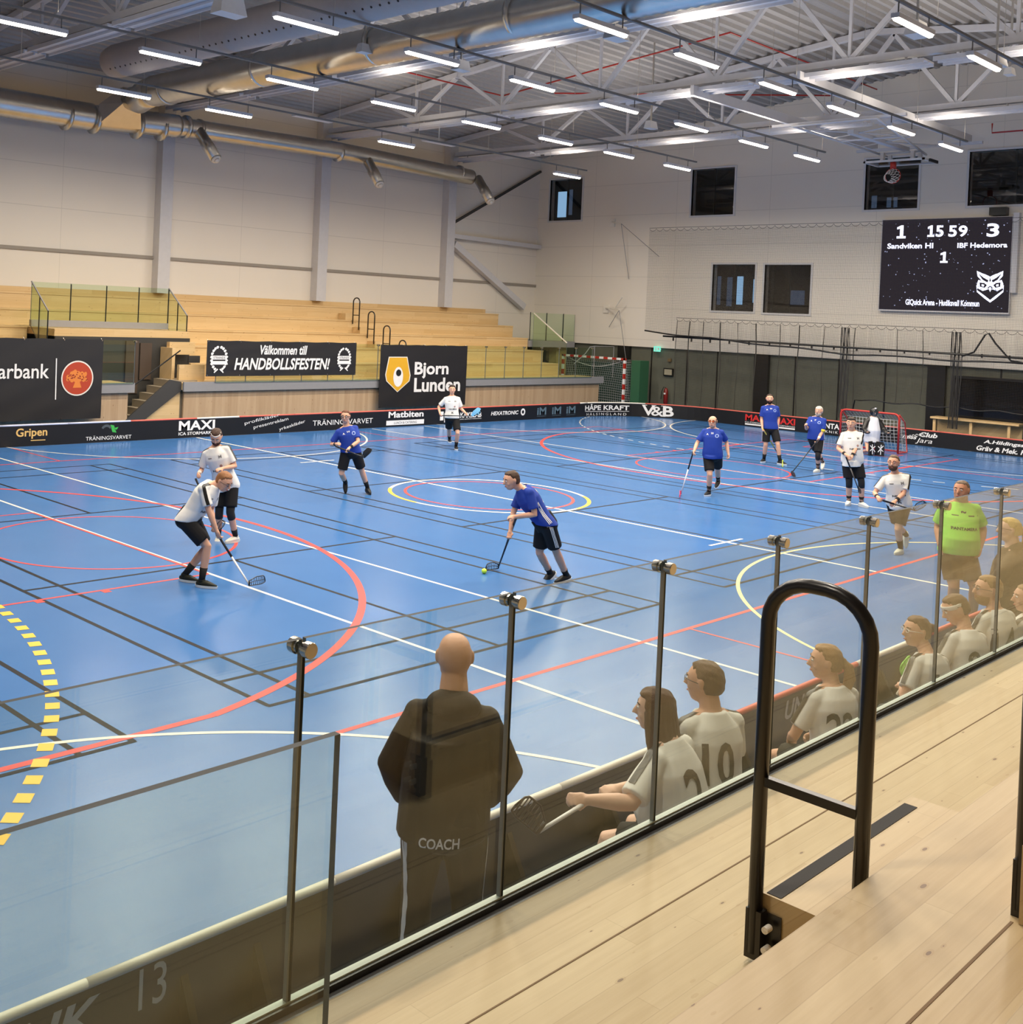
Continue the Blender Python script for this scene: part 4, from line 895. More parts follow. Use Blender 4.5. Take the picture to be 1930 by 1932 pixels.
m = MB(); m.tube([(21.3, 9.65, 2.99), (21.3, -7.5, 2.86)], .035, 8); o = m.build('net_rail', M['black'], None); tag(o, 'long thin black rail across the end wall holding the lower net', 'rail'); _loc[o.name] = (0, 0, 0)
m = MB()
for y in np.arange(9.2, -4.5, -.78): m.box((21.27, y-.02, 2.83), (21.33, y+.02, 2.95))
m.build('hook', M['black'], o)
for k, y in enumerate((2.6, -.95, -3.4)):
    m = MB()
    for j in range(15): m.tube([(21.36+.02*math.sin(j*2.1+z*3), y+.02*(j-7)+.03*math.sin(z*2+j), z) for z in np.linspace(.55, 3.6, 9)], .012, 4)
    tag(m.build('gathered_net', M['darkgrey'], None), ['dark bundle of gathered net right of the bearded blue player', 'dark bundle of gathered net over the wooden bench', 'dark bundle of gathered net near the right edge'][k], 'net', 'gathered net bundles')
m = MB(); m.tube([(21.1, -1.2, 2.85), (21.1, -1.55, 3.0), (21.1, -1.85, 3.55), (21.1, -1.95, 3.6), (21.1, -2.15, 3.3), (21.1, -2.6, 2.8), (21.1, -3.6, 2.65)], .028, 6); tag(m.build('net_rope', M['black'], None), 'black rope lifted into a peak below the scoreboard', 'rope')
for lb, (px0, py0, px1, py1), kind in (('white pulley bracket with strut high on the end wall', (1155, 419, 1172, 422), 1), ('white angled bracket low on the end wall by the far stand', (1143, 581, 1168, 585), 0)):
    a = atX(px0, py0, XE-.05); b = atX(px1, py1, XE-.6); t = empty('wall_bracket', a, lb, 'bracket')
    m = MB(); m.bar(a, b, .05, .05); m.box((XE-.06, a[1]-.12, a[2]-.2), (XE-.002, a[1]+.12, a[2]+.14)); m.build('arm', M['whiterim'], t)
    m = MB(); m.tube([b, b+np.array((.5, -1.5 if kind else .8, -1.3 if kind else -.7))], .012, 5); m.tube([b, b+np.array((.55, -.1, -2.2))], .012, 5); m.build('wires', M['kerb'], t)
    if not kind: m = MB(); m.bar(a+(b-a)*.6, a+(b-a)*.6+np.array((-.1, -.45, .5)), .05, .05); m.build('strut', M['whiterim'], t)
# exit sign, notices, extinguisher
em = emis('exit_green', (120, 215, 190), 1.1)
t = empty('exit_sign', (XE-.1, 10.52, 2.35), 'small lit green exit sign on the lower end wall', 'exit sign')
m = MB(); m.box((XE-.12, 10.38, 2.35), (XE-.09, 10.68, 2.56)); m.box((XE-.09, 10.5, 2.42), (XE+.12, 10.56, 2.47)); m.build('panel', em, t); m = MB(); m.box((XE-.125, 10.42, 2.42), (XE-.121, 10.5, 2.5)); m.box((XE-.125, 10.56, 2.38), (XE-.121, 10.6, 2.53)); m.build('pictogram', M['letter'], t)
t = empty('framed_notice', (XE-.05, 10.05, 1.4), 'small framed notice on the lower end wall beside the net', 'notice')
m = MB(); m.box((XE+.02, 9.86, 1.42), (XE+.08, 10.28, 1.72)); m.build('frame', M['black'], t); m = MB(); m.box((XE+.01, 9.9, 1.46), (XE+.02, 10.24, 1.68)); m.build('sheet', plain('dull_paper', (168, 160, 136), .7), t)
m = MB(); m.box((XE+.03, 9.98, 1.98), (XE+.1, 10.12, 2.1)); tag(m.build('alarm_button', plain('brown_plate', (112, 92, 60), .6), None), 'small brown wall plate above the framed notice', 'alarm button')
t = empty('fire_extinguisher', (XE-.1, 10.05, .4), 'dark red fire extinguisher on the lower end wall behind the corner boards', 'fire extinguisher')
m = MB(); m.tube([(XE-.1, 10.05, .32), (XE-.1, 10.05, .36), (XE-.1, 10.05, .84), (XE-.1, 10.05, .92), (XE-.1, 10.05, .95)], [.06, .085, .085, .05, .03], 14); m.build('cylinder', plain('deep_red', (120, 26, 22), .35), t, True)
m = MB(); m.tube([(XE-.1, 10.05, .95), (XE-.12, 10.15, .98), (XE-.13, 10.22, .8), (XE-.12, 10.25, .5)], .014, 6); m.build('hose', M['black'], t); m = MB(); m.box((XE-.19, 10.01, .7), (XE-.183, 10.09, .76)); m.build('label_plate', M['letter'], t)
m = MB()
for sg, a, b in (()): pass
t = empty('timber_bench', (22.0, -1.4, .4), 'pale timber bench behind the net at the end wall', 'bench')
m = MB(); m.box((21.62, -2.75, .80), (22.2, -.15, .86)); m.build('top', M['woodF'], t)
for y in (-.25, -1.35, -2.45): m = MB(); m.box((21.7, y-.04, .004), (21.78, y+.04, .80)); m.build('leg', M['woodF'], t)
m = MB(); m.box((22.1, -2.7, .3), (22.15, -.2, .78)); m.build('back_board', M['woodF'], t)
# ================================================================ GOALS
t = empty('handball_goal', (21.1, 12.6, 0), 'red and white handball goal parked in the far corner', 'goal')
def striped(m, p, q, w, n, first=0):
    p = np.array(p, float); q = np.array(q, float)
    for i in range(n): m.mat((i+first) % 2); m.bar(p+(q-p)*i/n, p+(q-p)*(i+1)/n, w, w, (1, 0, 0))
for nm, p, q in (('post', (21.1, 11.2, .004), (21.1, 11.2, 2.04)), ('post', (21.1, 14.2, .004), (21.1, 14.2, 2.04))): m = MB(); striped(m, p, q, .085, 10); m.build(nm, [M['red'], M['letter']], t)
m = MB(); striped(m, (21.1, 14.25, 2.0), (21.1, 11.15, 2.0), .085, 15); m.build('crossbar', [M['red'], M['letter']], t)
def netquad(t, name, mat, a, b, c, d, n=14, sagv=(0, 0, 0), cell=None):
    a, b, c, d, sagv = (np.array(x, float) for x in (a, b, c, d, sagv)); vs = []; uv = []
    for i in range(n+1):
        for j in range(n+1): u, v = i/n, j/n; vs.append((a*(1-u)+b*u)*(1-v)+(d*(1-u)+c*u)*v+sagv*math.sin(PI*u)*(math.sin(PI*v)+.4*(1-v)))
    m = MB(); m.add(vs, [(i*(n+1)+j, (i+1)*(n+1)+j, (i+1)*(n+1)+j+1, i*(n+1)+j+1) for i in range(n) for j in range(n)]); o = m.build(name, mat, t, True)
    ul = o.data.uv_layers.new(name='UVMap'); eu = (b-a)/np.linalg.norm(b-a); ev = (d-a)/np.linalg.norm(d-a); o_ = np.array(parent_loc(t))
    for lp in o.data.loops: p = np.array(o.data.vertices[lp.vertex_index].co)+o_-a; ul.data[lp.index].uv = (p @ eu, p @ ev)
    return o
netquad(t, 'goal_net', M['netw'], (21.15, 14.2, 1.98), (21.15, 11.2, 1.98), (21.75, 11.2, .02), (21.75, 14.2, .02), sagv=(.25, 0, -.25))
netquad(t, 'side_net', M['netw'], (21.15, 11.2, 1.98), (21.5, 11.2, 1.98), (22.0, 11.2, .02), (21.15, 11.2, .02))
m = MB(); m.tube([(21.15, 14.15, 1.98)]+[(21.2, 14.15-2.9*u, 1.96-.32*math.sin(PI*u)) for u in np.linspace(.05, .95, 14)]+[(21.15, 11.25, 1.98)], .01, 5); m.build('net_cord', M['letter'], t)
m = MB(); m.box((21.2, 10.55, .004), (21.8, 10.95, 1.98)); tag(m.build('green_mat', plain('green_cover', (44, 92, 62), .6), None), 'dark green upright mat beside the handball goal post', 'mat')
m = MB(); m.box((22.2, 11.2, .004), (22.3, 14.3, 1.8)); tag(m.build('green_curtain', plain('green_curtain', (34, 62, 48), .8), None), 'dark green curtain behind the handball goal net', 'curtain')
gp0, gp1 = atX(1583, 842, 16.9), atX(1690, 857, 16.9)
t = empty('floorball_goal', (16.9, -.2, 0), 'small red floorball goal with white net behind the goalkeeper', 'goal')
y0, y1 = .62, -1.08; gz = 1.15; r = .03
def gframe(pts, nm, r=.03): m = MB(); m.tube(pts, r, 10); m.build(nm, M['red'], t, True)
def rc(y, z, sy, sz, k): return (16.9, y+sy*.16*(1-math.sin(k)), z-.16+.16*math.cos(k) if sz else z)
pts = [(16.9, y0, .03), (16.9, y0, gz-.15)]+[(16.9, y0-.15*(1-math.cos(a)), gz-.15+.15*math.sin(a)) for a in np.linspace(.3, PI/2, 5)]+[(16.9, y1+.15*(1-math.cos(a)), gz-.15+.15*math.sin(a)) for a in np.linspace(PI/2, .3, 5)]+[(16.9, y1, gz-.15), (16.9, y1, .03)]
gframe(pts, 'front_frame')
for y in (y0, y1): gframe([(16.9, y, .03), (17.55, y, .03), (17.3, y, .9), (16.9, y, gz-.02)], 'side_frame', .018)
gframe([(17.55, y0, .03), (17.55, y1, .03)], 'back_bar', .018)
netquad(t, 'goal_net', M['netw'], (17.3, y0, .95), (17.3, y1, .95), (17.5, y1, .04), (17.5, y0, .04), sagv=(-.12, 0, 0)); netquad(t, 'top_net', M['netw'], (16.92, y0, gz), (16.92, y1, gz), (17.3, y1, .95), (17.3, y0, .95))
for y in (y0, y1): netquad(t, 'side_net', M['netw'], (16.92, y, gz-.02), (17.3, y, .93), (17.5, y, .04), (16.92, y, .04))
bp = atZ(913.5, 1077.5, .036)
m = MB(); m.ell(bp, (.036, .036, .036)); tag(m.build('floorball', plain('ball_lime', (206, 240, 70), .4), None, True, loc=bp), 'small lime green ball at the end of the blade of the blue attacker', 'ball')
# ================================================================ PEOPLE
CRh = np.array([CR[0], CR[1], 0]); CRh /= np.linalg.norm(CRh); CBh = -np.array([CF[0], CF[1], 0]); CBh /= np.linalg.norm(CBh)
UP = np.array([0, 0, 1.])
def fdir(a): a = R_(a); return math.cos(a)*CBh+math.sin(a)*CRh       # 0 faces the viewer, 90 faces picture right
def nrm(v): return v/(np.linalg.norm(v)+1e-12)
def ik(a, c, l1, l2, hint):
    d = c-a; L = np.linalg.norm(d)
    if L > (l1+l2)*.998: c = a+d/L*(l1+l2)*.998; d = c-a; L = np.linalg.norm(d)
    x = (l1*l1-l2*l2+L*L)/(2*L); h = math.sqrt(max(l1*l1-x*x, 0)); u = d/L; w = hint-a; w = w-u*np.dot(w, u)
    return a+u*x+nrm(w)*h, c
def remesh(mb, name, mat, parent, voxel, smooth_it=5, decimate=None):
    ob = mb.build(name, mat, parent, True); md = ob.modifiers.new('r', 'REMESH'); md.mode = 'VOXEL'; md.voxel_size = voxel; md.use_smooth_shade = True
    if smooth_it: sm = ob.modifiers.new('s', 'SMOOTH'); sm.factor = .5; sm.iterations = smooth_it
    dg = bpy.context.evaluated_depsgraph_get(); dg.update(); me = bpy.data.meshes.new_from_object(ob.evaluated_get(dg)); old = ob.data
    ob.modifiers.clear(); ob.data = me; me.name = name; bpy.data.meshes.remove(old)
    me.materials.clear(); me.materials.append(mat)
    for p in me.polygons: p.material_index = 0
    return ob
def limb(m, pts, rs, n=12): m.tube(pts, rs, n); m.ell(pts[0], (rs[0],)*3, nu=10, nv=8); m.ell(pts[-1], (rs[-1],)*3, nu=10, nv=8)
def cat_pts(a, b, c, ra, rb, rc, rm1, rm2):
    return [a, a+(b-a)*.35, a+(b-a)*.8, b, b+(c-b)*.3, b+(c-b)*.7, c], [ra, rm1, (rm1+rb)/2*.96, rb, rm2, (rm2+rc)/2, rc]
def bvh_of(ob):
    me = ob.data; return BVHTree.FromPolygons([v.co for v in me.vertices], [tuple(p.vertices) for p in me.polygons])
def wrap_text(person, shirt, body, c, right, up, w, h, mat, name='number', off=.0045, bold=.02, direction=None):
    """lettering laid on the cloth: cast from outside along -direction"""
    o = np.array(parent_loc(person)); bv = bvh_of(shirt); vs, fs = text_mesh(body, bold)
    bm = bmesh.new(); V = [bm.verts.new(tuple(v)) for v in vs]
    for f in fs:
        try: bm.faces.new([V[i] for i in f])
        except ValueError: pass
    bmesh.ops.triangulate(bm, faces=bm.faces); 
    for _ in range(2):
        es = [e for e in bm.edges if e.calc_length() > .18]
        if es: bmesh.ops.subdivide_edges(bm, edges=es, cuts=1); bmesh.ops.triangulate(bm, faces=bm.faces)
    vs = np.array([v.co[:] for v in bm.verts]); bm.verts.index_update(); fs = [tuple(v.index for v in f.verts) for f in bm.faces]; bm.free()
    mn = vs.min(0); sz = vs.max(0)-mn; d = direction; out = []
    for v in vs:
        p = c+right*((v[0]-mn[0])/sz[0]-.5)*w+up*((v[1]-mn[1])/sz[1]-.5)*h
        hit = bv.ray_cast(Vector(p+d*.5-o), Vector(-d), 1.0)
        q = np.array(hit[0])+o+d*off if hit[0] is not None else p+d*.12
        out.append(q)
    m = MB(); m.add(out, fs); return m.build(name, mat, person)
def wrap_strip(person, shirt, pts, w, mat, name='stripe', off=.004, center=None, n=14):
    """ribbon lying on the cloth through the given outside points"""
    o = np.array(parent_loc(person)); bv = bvh_of(shirt); pts = [np.array(p, float) for p in pts]; P_ = []
    L = [0]; 
    for a, b in zip(pts, pts[1:]): L.append(L[-1]+np.linalg.norm(b-a))
    for t_ in np.linspace(0, L[-1], n):
        i = min(np.searchsorted(L, t_, side='right')-1, len(pts)-2); u = (t_-L[i])/(L[i+1]-L[i]+1e-9); P_.append(pts[i]*(1-u)+pts[i+1]*u)
    vs = []
    for i, p in enumerate(P_):
        co, no, _, _ = bv.find_nearest(Vector(p-o)); no = np.array(no); d = nrm(P_[min(i+1, n-1)]-P_[max(i-1, 0)]); s_ = nrm(np.cross(d, no))
        for k in (-1, -.33, .33, 1):
            c2, n2, _, _ = bv.find_nearest(Vector(np.array(co)+s_*w/2*k+no*.01)); vs.append(np.array(c2)+np.array(n2)*off+o)
    m = MB(); m.add(vs, [(4*i+j, 4*i+j+1, 4*i+5+j, 4*i+4+j) for i in range(n-1) for j in range(3)]); return m.build(name, mat, person, True)
SK = {'fair': (214, 164, 136), 'tan': (196, 140, 110), 'pale': (226, 184, 160)}
def hand_mb(m, wrist, d, n, grip=True, s=1.0, flip=1, curl=None):
    """palm with four fingers and a thumb; d along the hand, n out of the palm"""
    d = nrm(d); n = nrm(n-d*np.dot(n, d)); sd = np.cross(d, n)*flip; R = np.array([sd, n, d]).T
    m.ell(wrist+d*.045*s, (.041*s, .017*s, .055*s), R, 12, 8); m.tube([wrist-d*.02, wrist+d*.03*s], [(.026*s, .026*s), (.028*s, .03*s)], 10)
    c = (1.15 if grip else .38) if curl is None else curl
    for i, (o, L) in enumerate(((-.029, .068), (-.010, .078), (.010, .074), (.028, .058))):
        p = wrist+d*.085*s+sd*o*s; ang = c*.55; pts = [wrist+d*.05*s+sd*o*s*.8, p]
        for k in range(3): p = p+(d*math.cos(ang)+n*math.sin(ang))*L*s*(.45, .32, .25)[k]; pts.append(p); ang += c*.85
        m.tube(pts, [.009*s, .0095*s, .009*s, .0082*s, .007*s], 8); m.ell(p, (.007*s,)*3, nu=8, nv=6)
    a = wrist+d*.025*s-sd*.028*s+n*.008*s; b = a+(d*.6-sd*.55+n*.35)*.04*s; e = b+(d*.75-sd*(.1 if not grip else -.35)+n*.5)*.034*s
    m.tube([a, b, e], [.013*s, .0105*s, .008*s], 8); m.ell(e, (.008*s,)*3, nu=8, nv=6)
def person(label, foot, pel, neck, head, fb, fh, hr, hl, ar, al, er=None, el=None, kr=None, kl=None, s=1.0, shirt=(230, 228, 222), sleeves=None, shorts=(24, 23, 24),
           sock=(24, 24, 25), shoes=(28, 28, 28), sole=(225, 225, 220), skin='fair', hair=None, hairfn='short', pitch=0, roll=0, vox=.011, fat=0.0, tr=None, tl=None, gr=True, gl=True, toer=0, toel=0,
           pants=None, extras=(), d0=None, hipyaw=None, sleeve_len=.62, hem=0.0, longs=False, group=None, hoodie=False, sockh=.16, depthref=None, cat='person', shoulder=1.0, palmn=None, beard=None, face=True, lean=None, hood=None):
    D0 = d0 if d0 is not None else depth(atZ(*foot, 0))
    g = lambda t: (np.array(t[1], float) if (isinstance(t[0], str)) else at(t[0], t[1], D0+t[2]) if len(t) == 3 else atZ(t[0], t[1], 0)+np.array((0, 0, .085*s)))
    base = atZ(*foot, 0) if d0 is None else np.array((*at(foot[0], foot[1], D0)[:2], 0.0))
    P = empty('person', base, label, cat, group)
    pe, nk, hd = g(pel), g(neck), g(head); F_ = fdir(fb); Fh = fdir(hipyaw if hipyaw is not None else fb)
    spine = nrm(nk-pe); Rb = nrm(np.cross(F_, UP)); Fb = nrm(np.cross(spine, -Rb)) if abs(np.dot(spine, UP)) < .999 else F_
    Fb = nrm(F_-spine*np.dot(F_, spine)); Rb = nrm(np.cross(Fb, spine)); Rh = nrm(np.cross(Fh, UP)); Fhh = nrm(Fh)
    # arms
    sw = .168*s*shoulder; sc = nk-spine*.082*s; SR = sc+Rb*sw; SL = sc-Rb*sw
    def arm(S_, h, e, side):
        hp = g(h) if h is not None else S_+Rb*side*.10*s-UP*.60*s+Fb*.08
        e_ = g(e) if e is not None else (S_+hp)/2-Fb*.15+Rb*side*.12
        w = hp-nrm(hp-S_)*.07*s; E, Wp = ik(S_, w, .285*s, .255*s, e_); return E, Wp
    ER, WR = arm(SR, hr, er, 1); EL, WL = arm(SL, hl, el, -1)
    HR_, HL_ = pe+Rh*.09*s, pe-Rh*.09*s
    def leg(Hp, a, k, side):
        A = g(a) if a is not None else np.array((*(Hp[:2]), .085*s)); k_ = g(k) if k is not None else (Hp+A)/2+Fhh*.2+Rh*side*.02
        return ik(Hp, A, .43*s, .425*s, k_)
    KR, AR = leg(HR_, ar, kr, 1); KL, AL = leg(HL_, al, kl, -1)
    # body
    def torso(m, infl=0.0, z0=-.06, z1=1.0, hemx=0.0, neckr=True):
        L = np.linalg.norm(nk-pe); rows = []
        prof = [(-.12, .145, .100), (-.02, .168, .118), (.12, .168, .120), (.30, .150, .112), (.50, .156, .118), (.70, .176, .124), (.84, .150, .108), (.93, .100, .084), (1.0, .066, .066)]
        pts = []; rr = []
        for u, a, b in prof:
            if u < z0-.001 and infl: continue
            f = max(0, 1-abs(u-.28)/.55)*fat; a2, b2 = a*s*(1+.35*f)+infl, b*s*(1+.95*f)+infl*1.1
            if infl and u < .2: a2 += hemx*(.2-u)*.6; b2 += hemx*(.2-u)*.6
            w = min(1, max(0, (u+.1)/.9)); ax = nrm(Rh*(1-w)+Rb*w); fx = nrm(Fhh*(1-w)+Fb*w); c = pe+(nk-pe)*u+fx*(f*.05*s+.012*s*math.sin(PI*min(max(u, 0), 1)))
            pts.append(c); rr.append((a2, b2, ax, fx))
        vs = []; n = 24; fs = []
        for c, (a2, b2, ax, fx) in zip(pts, rr):
            for j in range(n): t = 2*PI*j/n; ct, st_ = math.cos(t), math.sin(t); q = .92 if True else 1; vs.append(c+ax*a2*math.copysign(abs(ct)**q, ct)+fx*b2*math.copysign(abs(st_)**q, st_))
        k = len(pts)
        for i in range(k-1):
            for j in range(n): fs.append((i*n+j, i*n+(j+1) % n, (i+1)*n+(j+1) % n, (i+1)*n+j))
        fs.append(tuple(range(n))[::-1]); fs.append(tuple((k-1)*n+j for j in range(n))); m.add(vs, fs)
    B = MB(); torso(B)
    for S_, E, Wp in ((SR, ER, WR), (SL, EL, WL)):
        B.ell(S_, (.054*s,)*3, nu=10, nv=8); B.tube([nk-spine*.01*s, nk*.5+S_*.5+spine*.004*s, S_], [.045*s, .046*s, .05*s], 10); p, r = cat_pts(S_, E, Wp, .050*s, .038*s, .025*s, .047*s, .040*s); limb(B, p, [x*(1+.25*fat) for x in r])
    for Hp, K, A in ((HR_, KR, AR), (HL_, KL, AL)): p, r = cat_pts(Hp, K, A, .088*s, .053*s, .036*s, .082*s, .056*s); limb(B, p, [x*(1+.2*fat) for x in r])
    # head frame
    Fq = fdir(fh); Rq = nrm(np.cross(Fq, UP)); pt, rl = R_(pitch), R_(roll)
    Fw = Fq*math.cos(pt)-UP*math.sin(pt); Uw = nrm(np.cross(Rq, Fw)); Rw = Rq*math.cos(rl)+Uw*math.sin(rl); Uw = nrm(np.cross(Rw, Fw)); HM = np.array([Rw, Fw, Uw]).T
    hs = s*1.07; hp = lambda x, y, z: hd+HM @ (np.array((x, y, z))*hs)
    limb(B, [nk-spine*.05*s, (nk+hp(0, -.03, -.08))/2, hp(0, -.02, -.06)], [.064*s*(1+.3*fat), .056*s*(1+.45*fat), .055*s*(1+.2*fat)])
    def skull(d):
        x, y, z = d; k = 1.0
        k = (abs(x)**2.35+abs(y)**2.35+abs(z)**2.35)**(-1/2.35)
        if z < -.2: k *= 1-.14*min(1, (-.2-z)/.8)
        if y < 0 and z > 0: k *= 1.02
        return k
    B.ell(hd, np.array((.076, .096, .100))*hs, HM, 22, 14, skull)
    B.ell(hp(0, .028, -.060), np.array((.058+.012*fat, .062, .062))*hs, HM, 14, 10); B.ell(hp(0, .052, -.098), np.array((.030, .028, .020))*hs, HM, 10, 8)
    if face:
        B.tube([hp(0, .090, .018), hp(0, .107, -.012), hp(0, .116, -.030), hp(0, .092, -.040)], [.007*hs, .010*hs, .0135*hs, .008*hs], 8)
        for sx in (-1, 1): B.ell(hp(sx*.030, .082, .026), np.array((.022, .014, .008))*hs, HM, 8, 6); B.ell(hp(sx*.040, .066, -.035), np.array((.022, .022, .018))*hs, HM, 8, 6)
        B.ell(hp(0, .088, -.066), np.array((.022, .010, .010))*hs, HM, 8, 6)
    for sx in (-1, 1): B.ell(hp(sx*.081, -.006, .0), np.array((.009, .018, .031))*hs, HM, 10, 8)
    for Wp, E, gg, sd in ((WR, ER, gr, 1), (WL, EL, gl, -1)):
        dd = nrm(Wp-E); pn = nrm(-Rb*sd*.6+Fb*.5-UP*.4) if palmn is None else palmn
        hand_mb(B, Wp, dd, pn, gg, s, sd)
    skm = plain('skin_'+skin, SK[skin], .5, spec=.35, var=.05, scale=30)
    body = remesh(B, 'body', skm, P, vox, 3)
    mt = lambda nm, c, ro=.75: plain('%s_%d_%d_%d' % (nm, *c), c, ro, spec=.25, var=.05, scale=14)
    # face features
    ey = []
    if face:
        for sx in (-1, 1):
            m = MB(); m.ell(hp(sx*.030, .087, .006), np.array((.0125, .010, .0075))*hs, HM, 10, 8); m.mat(1); m.ell(hp(sx*.030, .0935, .005), np.array((.006, .005, .006))*hs, HM, 8, 6); m.build('eye', [M['letter'], blk], P, True)
        hc_ = hair if hair else (110, 84, 64)
        m = MB()
        for sx in (-1, 1): m.tube([hp(sx*.014, .094, .024), hp(sx*.032, .093, .030), hp(sx*.050, .080, .024)], [.004*s, .0048*s, .003*s], 6)
        m.build('eyebrows', mt('hair', tuple(int(c*.7) for c in hc_)), P, True)
        m = MB(); m.ell(hp(0, .0935, -.067), np.array((.020, .008, .0055))*hs, HM, 10, 6); m.build('mouth', mt('lips', (160, 88, 78)), P, True)
    # hair
    if hair is not None:
        hm_ = hair_mat(hair); rn = random.Random(len(label)); ph = [rn.uniform(0, 6) for _ in range(6)]
        def hfn(d):
            x, y, z = d; front = (.66-.10*abs(x)) if y > .42 else (.66-(.42-y)*1.75 if y > -.22 else -.52)
            if hairfn == 'bald_ring': ins = (y < .45 and -.45 < z < .45 and (abs(x) > .55 or y < -.2))
            elif hairfn == 'long': ins = z > (.55 if y > .5 else -.9)
            else: ins = z > front
            rough = .02*math.sin(11*x+ph[0])*math.sin(9*y+ph[1])+.018*math.sin(15*z+ph[2]+7*x)+.012*math.sin(31*x+19*y)
            if hairfn == 'crop': ins = ins and (z > .60 or y < .2)
            th = {'short': 1.075, 'crop': 1.045, 'thick': 1.13, 'bald_ring': 1.04, 'long': 1.13, 'pony': 1.085}[hairfn]
            return (th+rough+(.03 if (hairfn in ('thick',) and z > .6) else 0)) if ins else .90
        m = MB(); m.ell(hp(0, -.003, .004), np.array((.0765, .0965, .1005))*hs, HM, 36, 24, lambda d: hfn(d)*(abs(d[0])**2.35+abs(d[1])**2.35+abs(d[2])**2.35)**(-1/2.35))
        if hairfn == 'pony':
            m.ell(hp(0, -.105, .01), np.array((.025, .025, .025))*hs, HM, 10, 8); m.tube([hp(0, -.10, .01), hp(.0, -.14, -.02), hp(0, -.15, -.10), hp(.01, -.13, -.19), hp(0, -.125, -.25)], [.02*s, (.034*s, .028*s), (.042*s, .028*s), (.030*s, .022*s), .006*s], 12)
        if hairfn == 'long':
            for k in range(15):
                a = R_(-115+230*k/14+180); bx, by = math.sin(a)*.074, math.cos(a)*.082-.01; j = rn.uniform(-.015, .015)
                m.tube([hp(bx*.9, by*.9, .04), hp(bx*1.1, by*1.1, -.06), hp(bx*1.22+j, by*1.2-.012, -.16), hp(bx*1.18+j*2, by*1.15-.02, -.27+abs(j)*3)], [.026*s, .028*s, .024*s, .006*s], 8)
        m.build('hair', hm_, P, True) if hairfn in ('bald_ring', 'crop') else remesh(m, 'hair', hm_, P, max(.006, vox*.7), 2)
    if beard is not None:
        m = MB()
        def bf(d): x, y, z = d; return (1.06+.02*math.sin(14*x)*math.sin(12*z)) if (z < .28 and y > -.35) and not (abs(x) < .30 and z > -.18 and y > .5) else .86
        m.ell(hp(0, .030, -.066), np.array((.062, .066, .064))*hs, HM, 26, 18, bf); m.tube([hp(-.028, .088, -.062), hp(0, .101, -.051), hp(.028, .088, -.062)], [.004*s, .006*s, .004*s], 6)
        m.build('beard', mt('hair', beard, .85), P, True)
    # clothes
    if longs:       # long trousers
        Tm = MB(); torso_hip = [pe+(nk-pe)*u for u in (-.12, -.02, .22)]; Tm.tube(torso_hip, [(.165*s*(1+.3*fat), .13*s*(1+.5*fat))]*3, 20); Tm.ell(pe, (.17*s*(1+.35*fat),)*3, nu=16, nv=10)
        for Hp, K, A in ((HR_, KR, AR), (HL_, KL, AL)): limb(Tm, [Hp, Hp+(K-Hp)*.4, K, K+(A-K)*.5, A+(K-A)*.05], [.108*s*(1+.2*fat), .10*s*(1+.2*fat), .078*s, .075*s, .068*s])
        lower = remesh(Tm, 'trousers', mt('cloth', shorts), P, vox, 4)
    else:
        Tm = MB(); Tm.tube([pe+(nk-pe)*u for u in (-.10, -.02, .20)], [(.150*s, .125*s)]*3, 18); Tm.ell(pe-spine*.02, np.array((.172, .15, .12))*s*(1+.25*fat), np.array([Rh, Fhh, UP]).T, 16, 10)
        for Hp, K in ((HR_, KR), (HL_, KL)): Tm.tube([Hp, Hp+(K-Hp)*.35, Hp+(K-Hp)*.82], [.105*s*(1+.2*fat), .102*s*(1+.2*fat), .098*s*(1+.1*fat)], 16)
        lower = remesh(Tm, 'shorts', mt('cloth', shorts), P, vox, 3)
    Sm = MB(); torso(Sm, .022*s, -.10-hem, hemx=.10)
    if hem > 0: c = pe-(nk-pe)*(.10+hem); Sm.tube([c, pe], [(.195*s*(1+.3*fat), .15*s*(1+.6*fat))]*2, 20)
    for S_, E, Wp in ((SR, ER, WR), (SL, EL, WL)):
        Sm.ell(S_, (.062*s*(1+.15*fat),)*3, nu=12, nv=8); Sm.tube([nk-spine*.035*s, nk*.5+S_*.5-spine*.012*s, S_], [.055*s, .056*s, .060*s], 12)
        if hoodie: limb(Sm, [S_, S_+(E-S_)*.5, E, E+(Wp-E)*.5, Wp], [.064*s, .070*s, .070*s, .064*s, .048*s])
        else: Sm.tube([sc+(S_-sc)*.5, S_, S_+(E-S_)*.4, S_+(E-S_)*(sleeve_len+.14)], [.058*s, .062*s, (.064+.012*fat)*s, (.068+.014*fat)*s], 16)
    if hoodie: Sm.tube([pe-spine*(.10+hem)*.5, pe+(nk-pe)*.35, pe+(nk-pe)*.72], [(.235*s*(1+.2*fat), .19*s), (.235*s*(1+.2*fat), .175*s), (.20*s*(1+.2*fat), .15*s)], 20); Sm.ell(nk-Fb*.045-spine*.01, np.array((.135, .095, .075))*s, np.array([Rb, Fb, spine]).T, 16, 10)
    top = remesh(Sm, 'hoodie' if hoodie else 'shirt', mt('cloth', shirt), P, vox, 4)
    for A, K, kk in ((AR, KR, toer), (AL, KL, toel)):
        if not longs: m = MB(); d = nrm(K-A); m.tube([A-d*.01, A+d*.05*s, A+d*sockh*s], [.040*s, .041*s, .046*s+.01*min(1, sockh/.3)], 14); m.build('sock', mt('sock', sock), P, True)
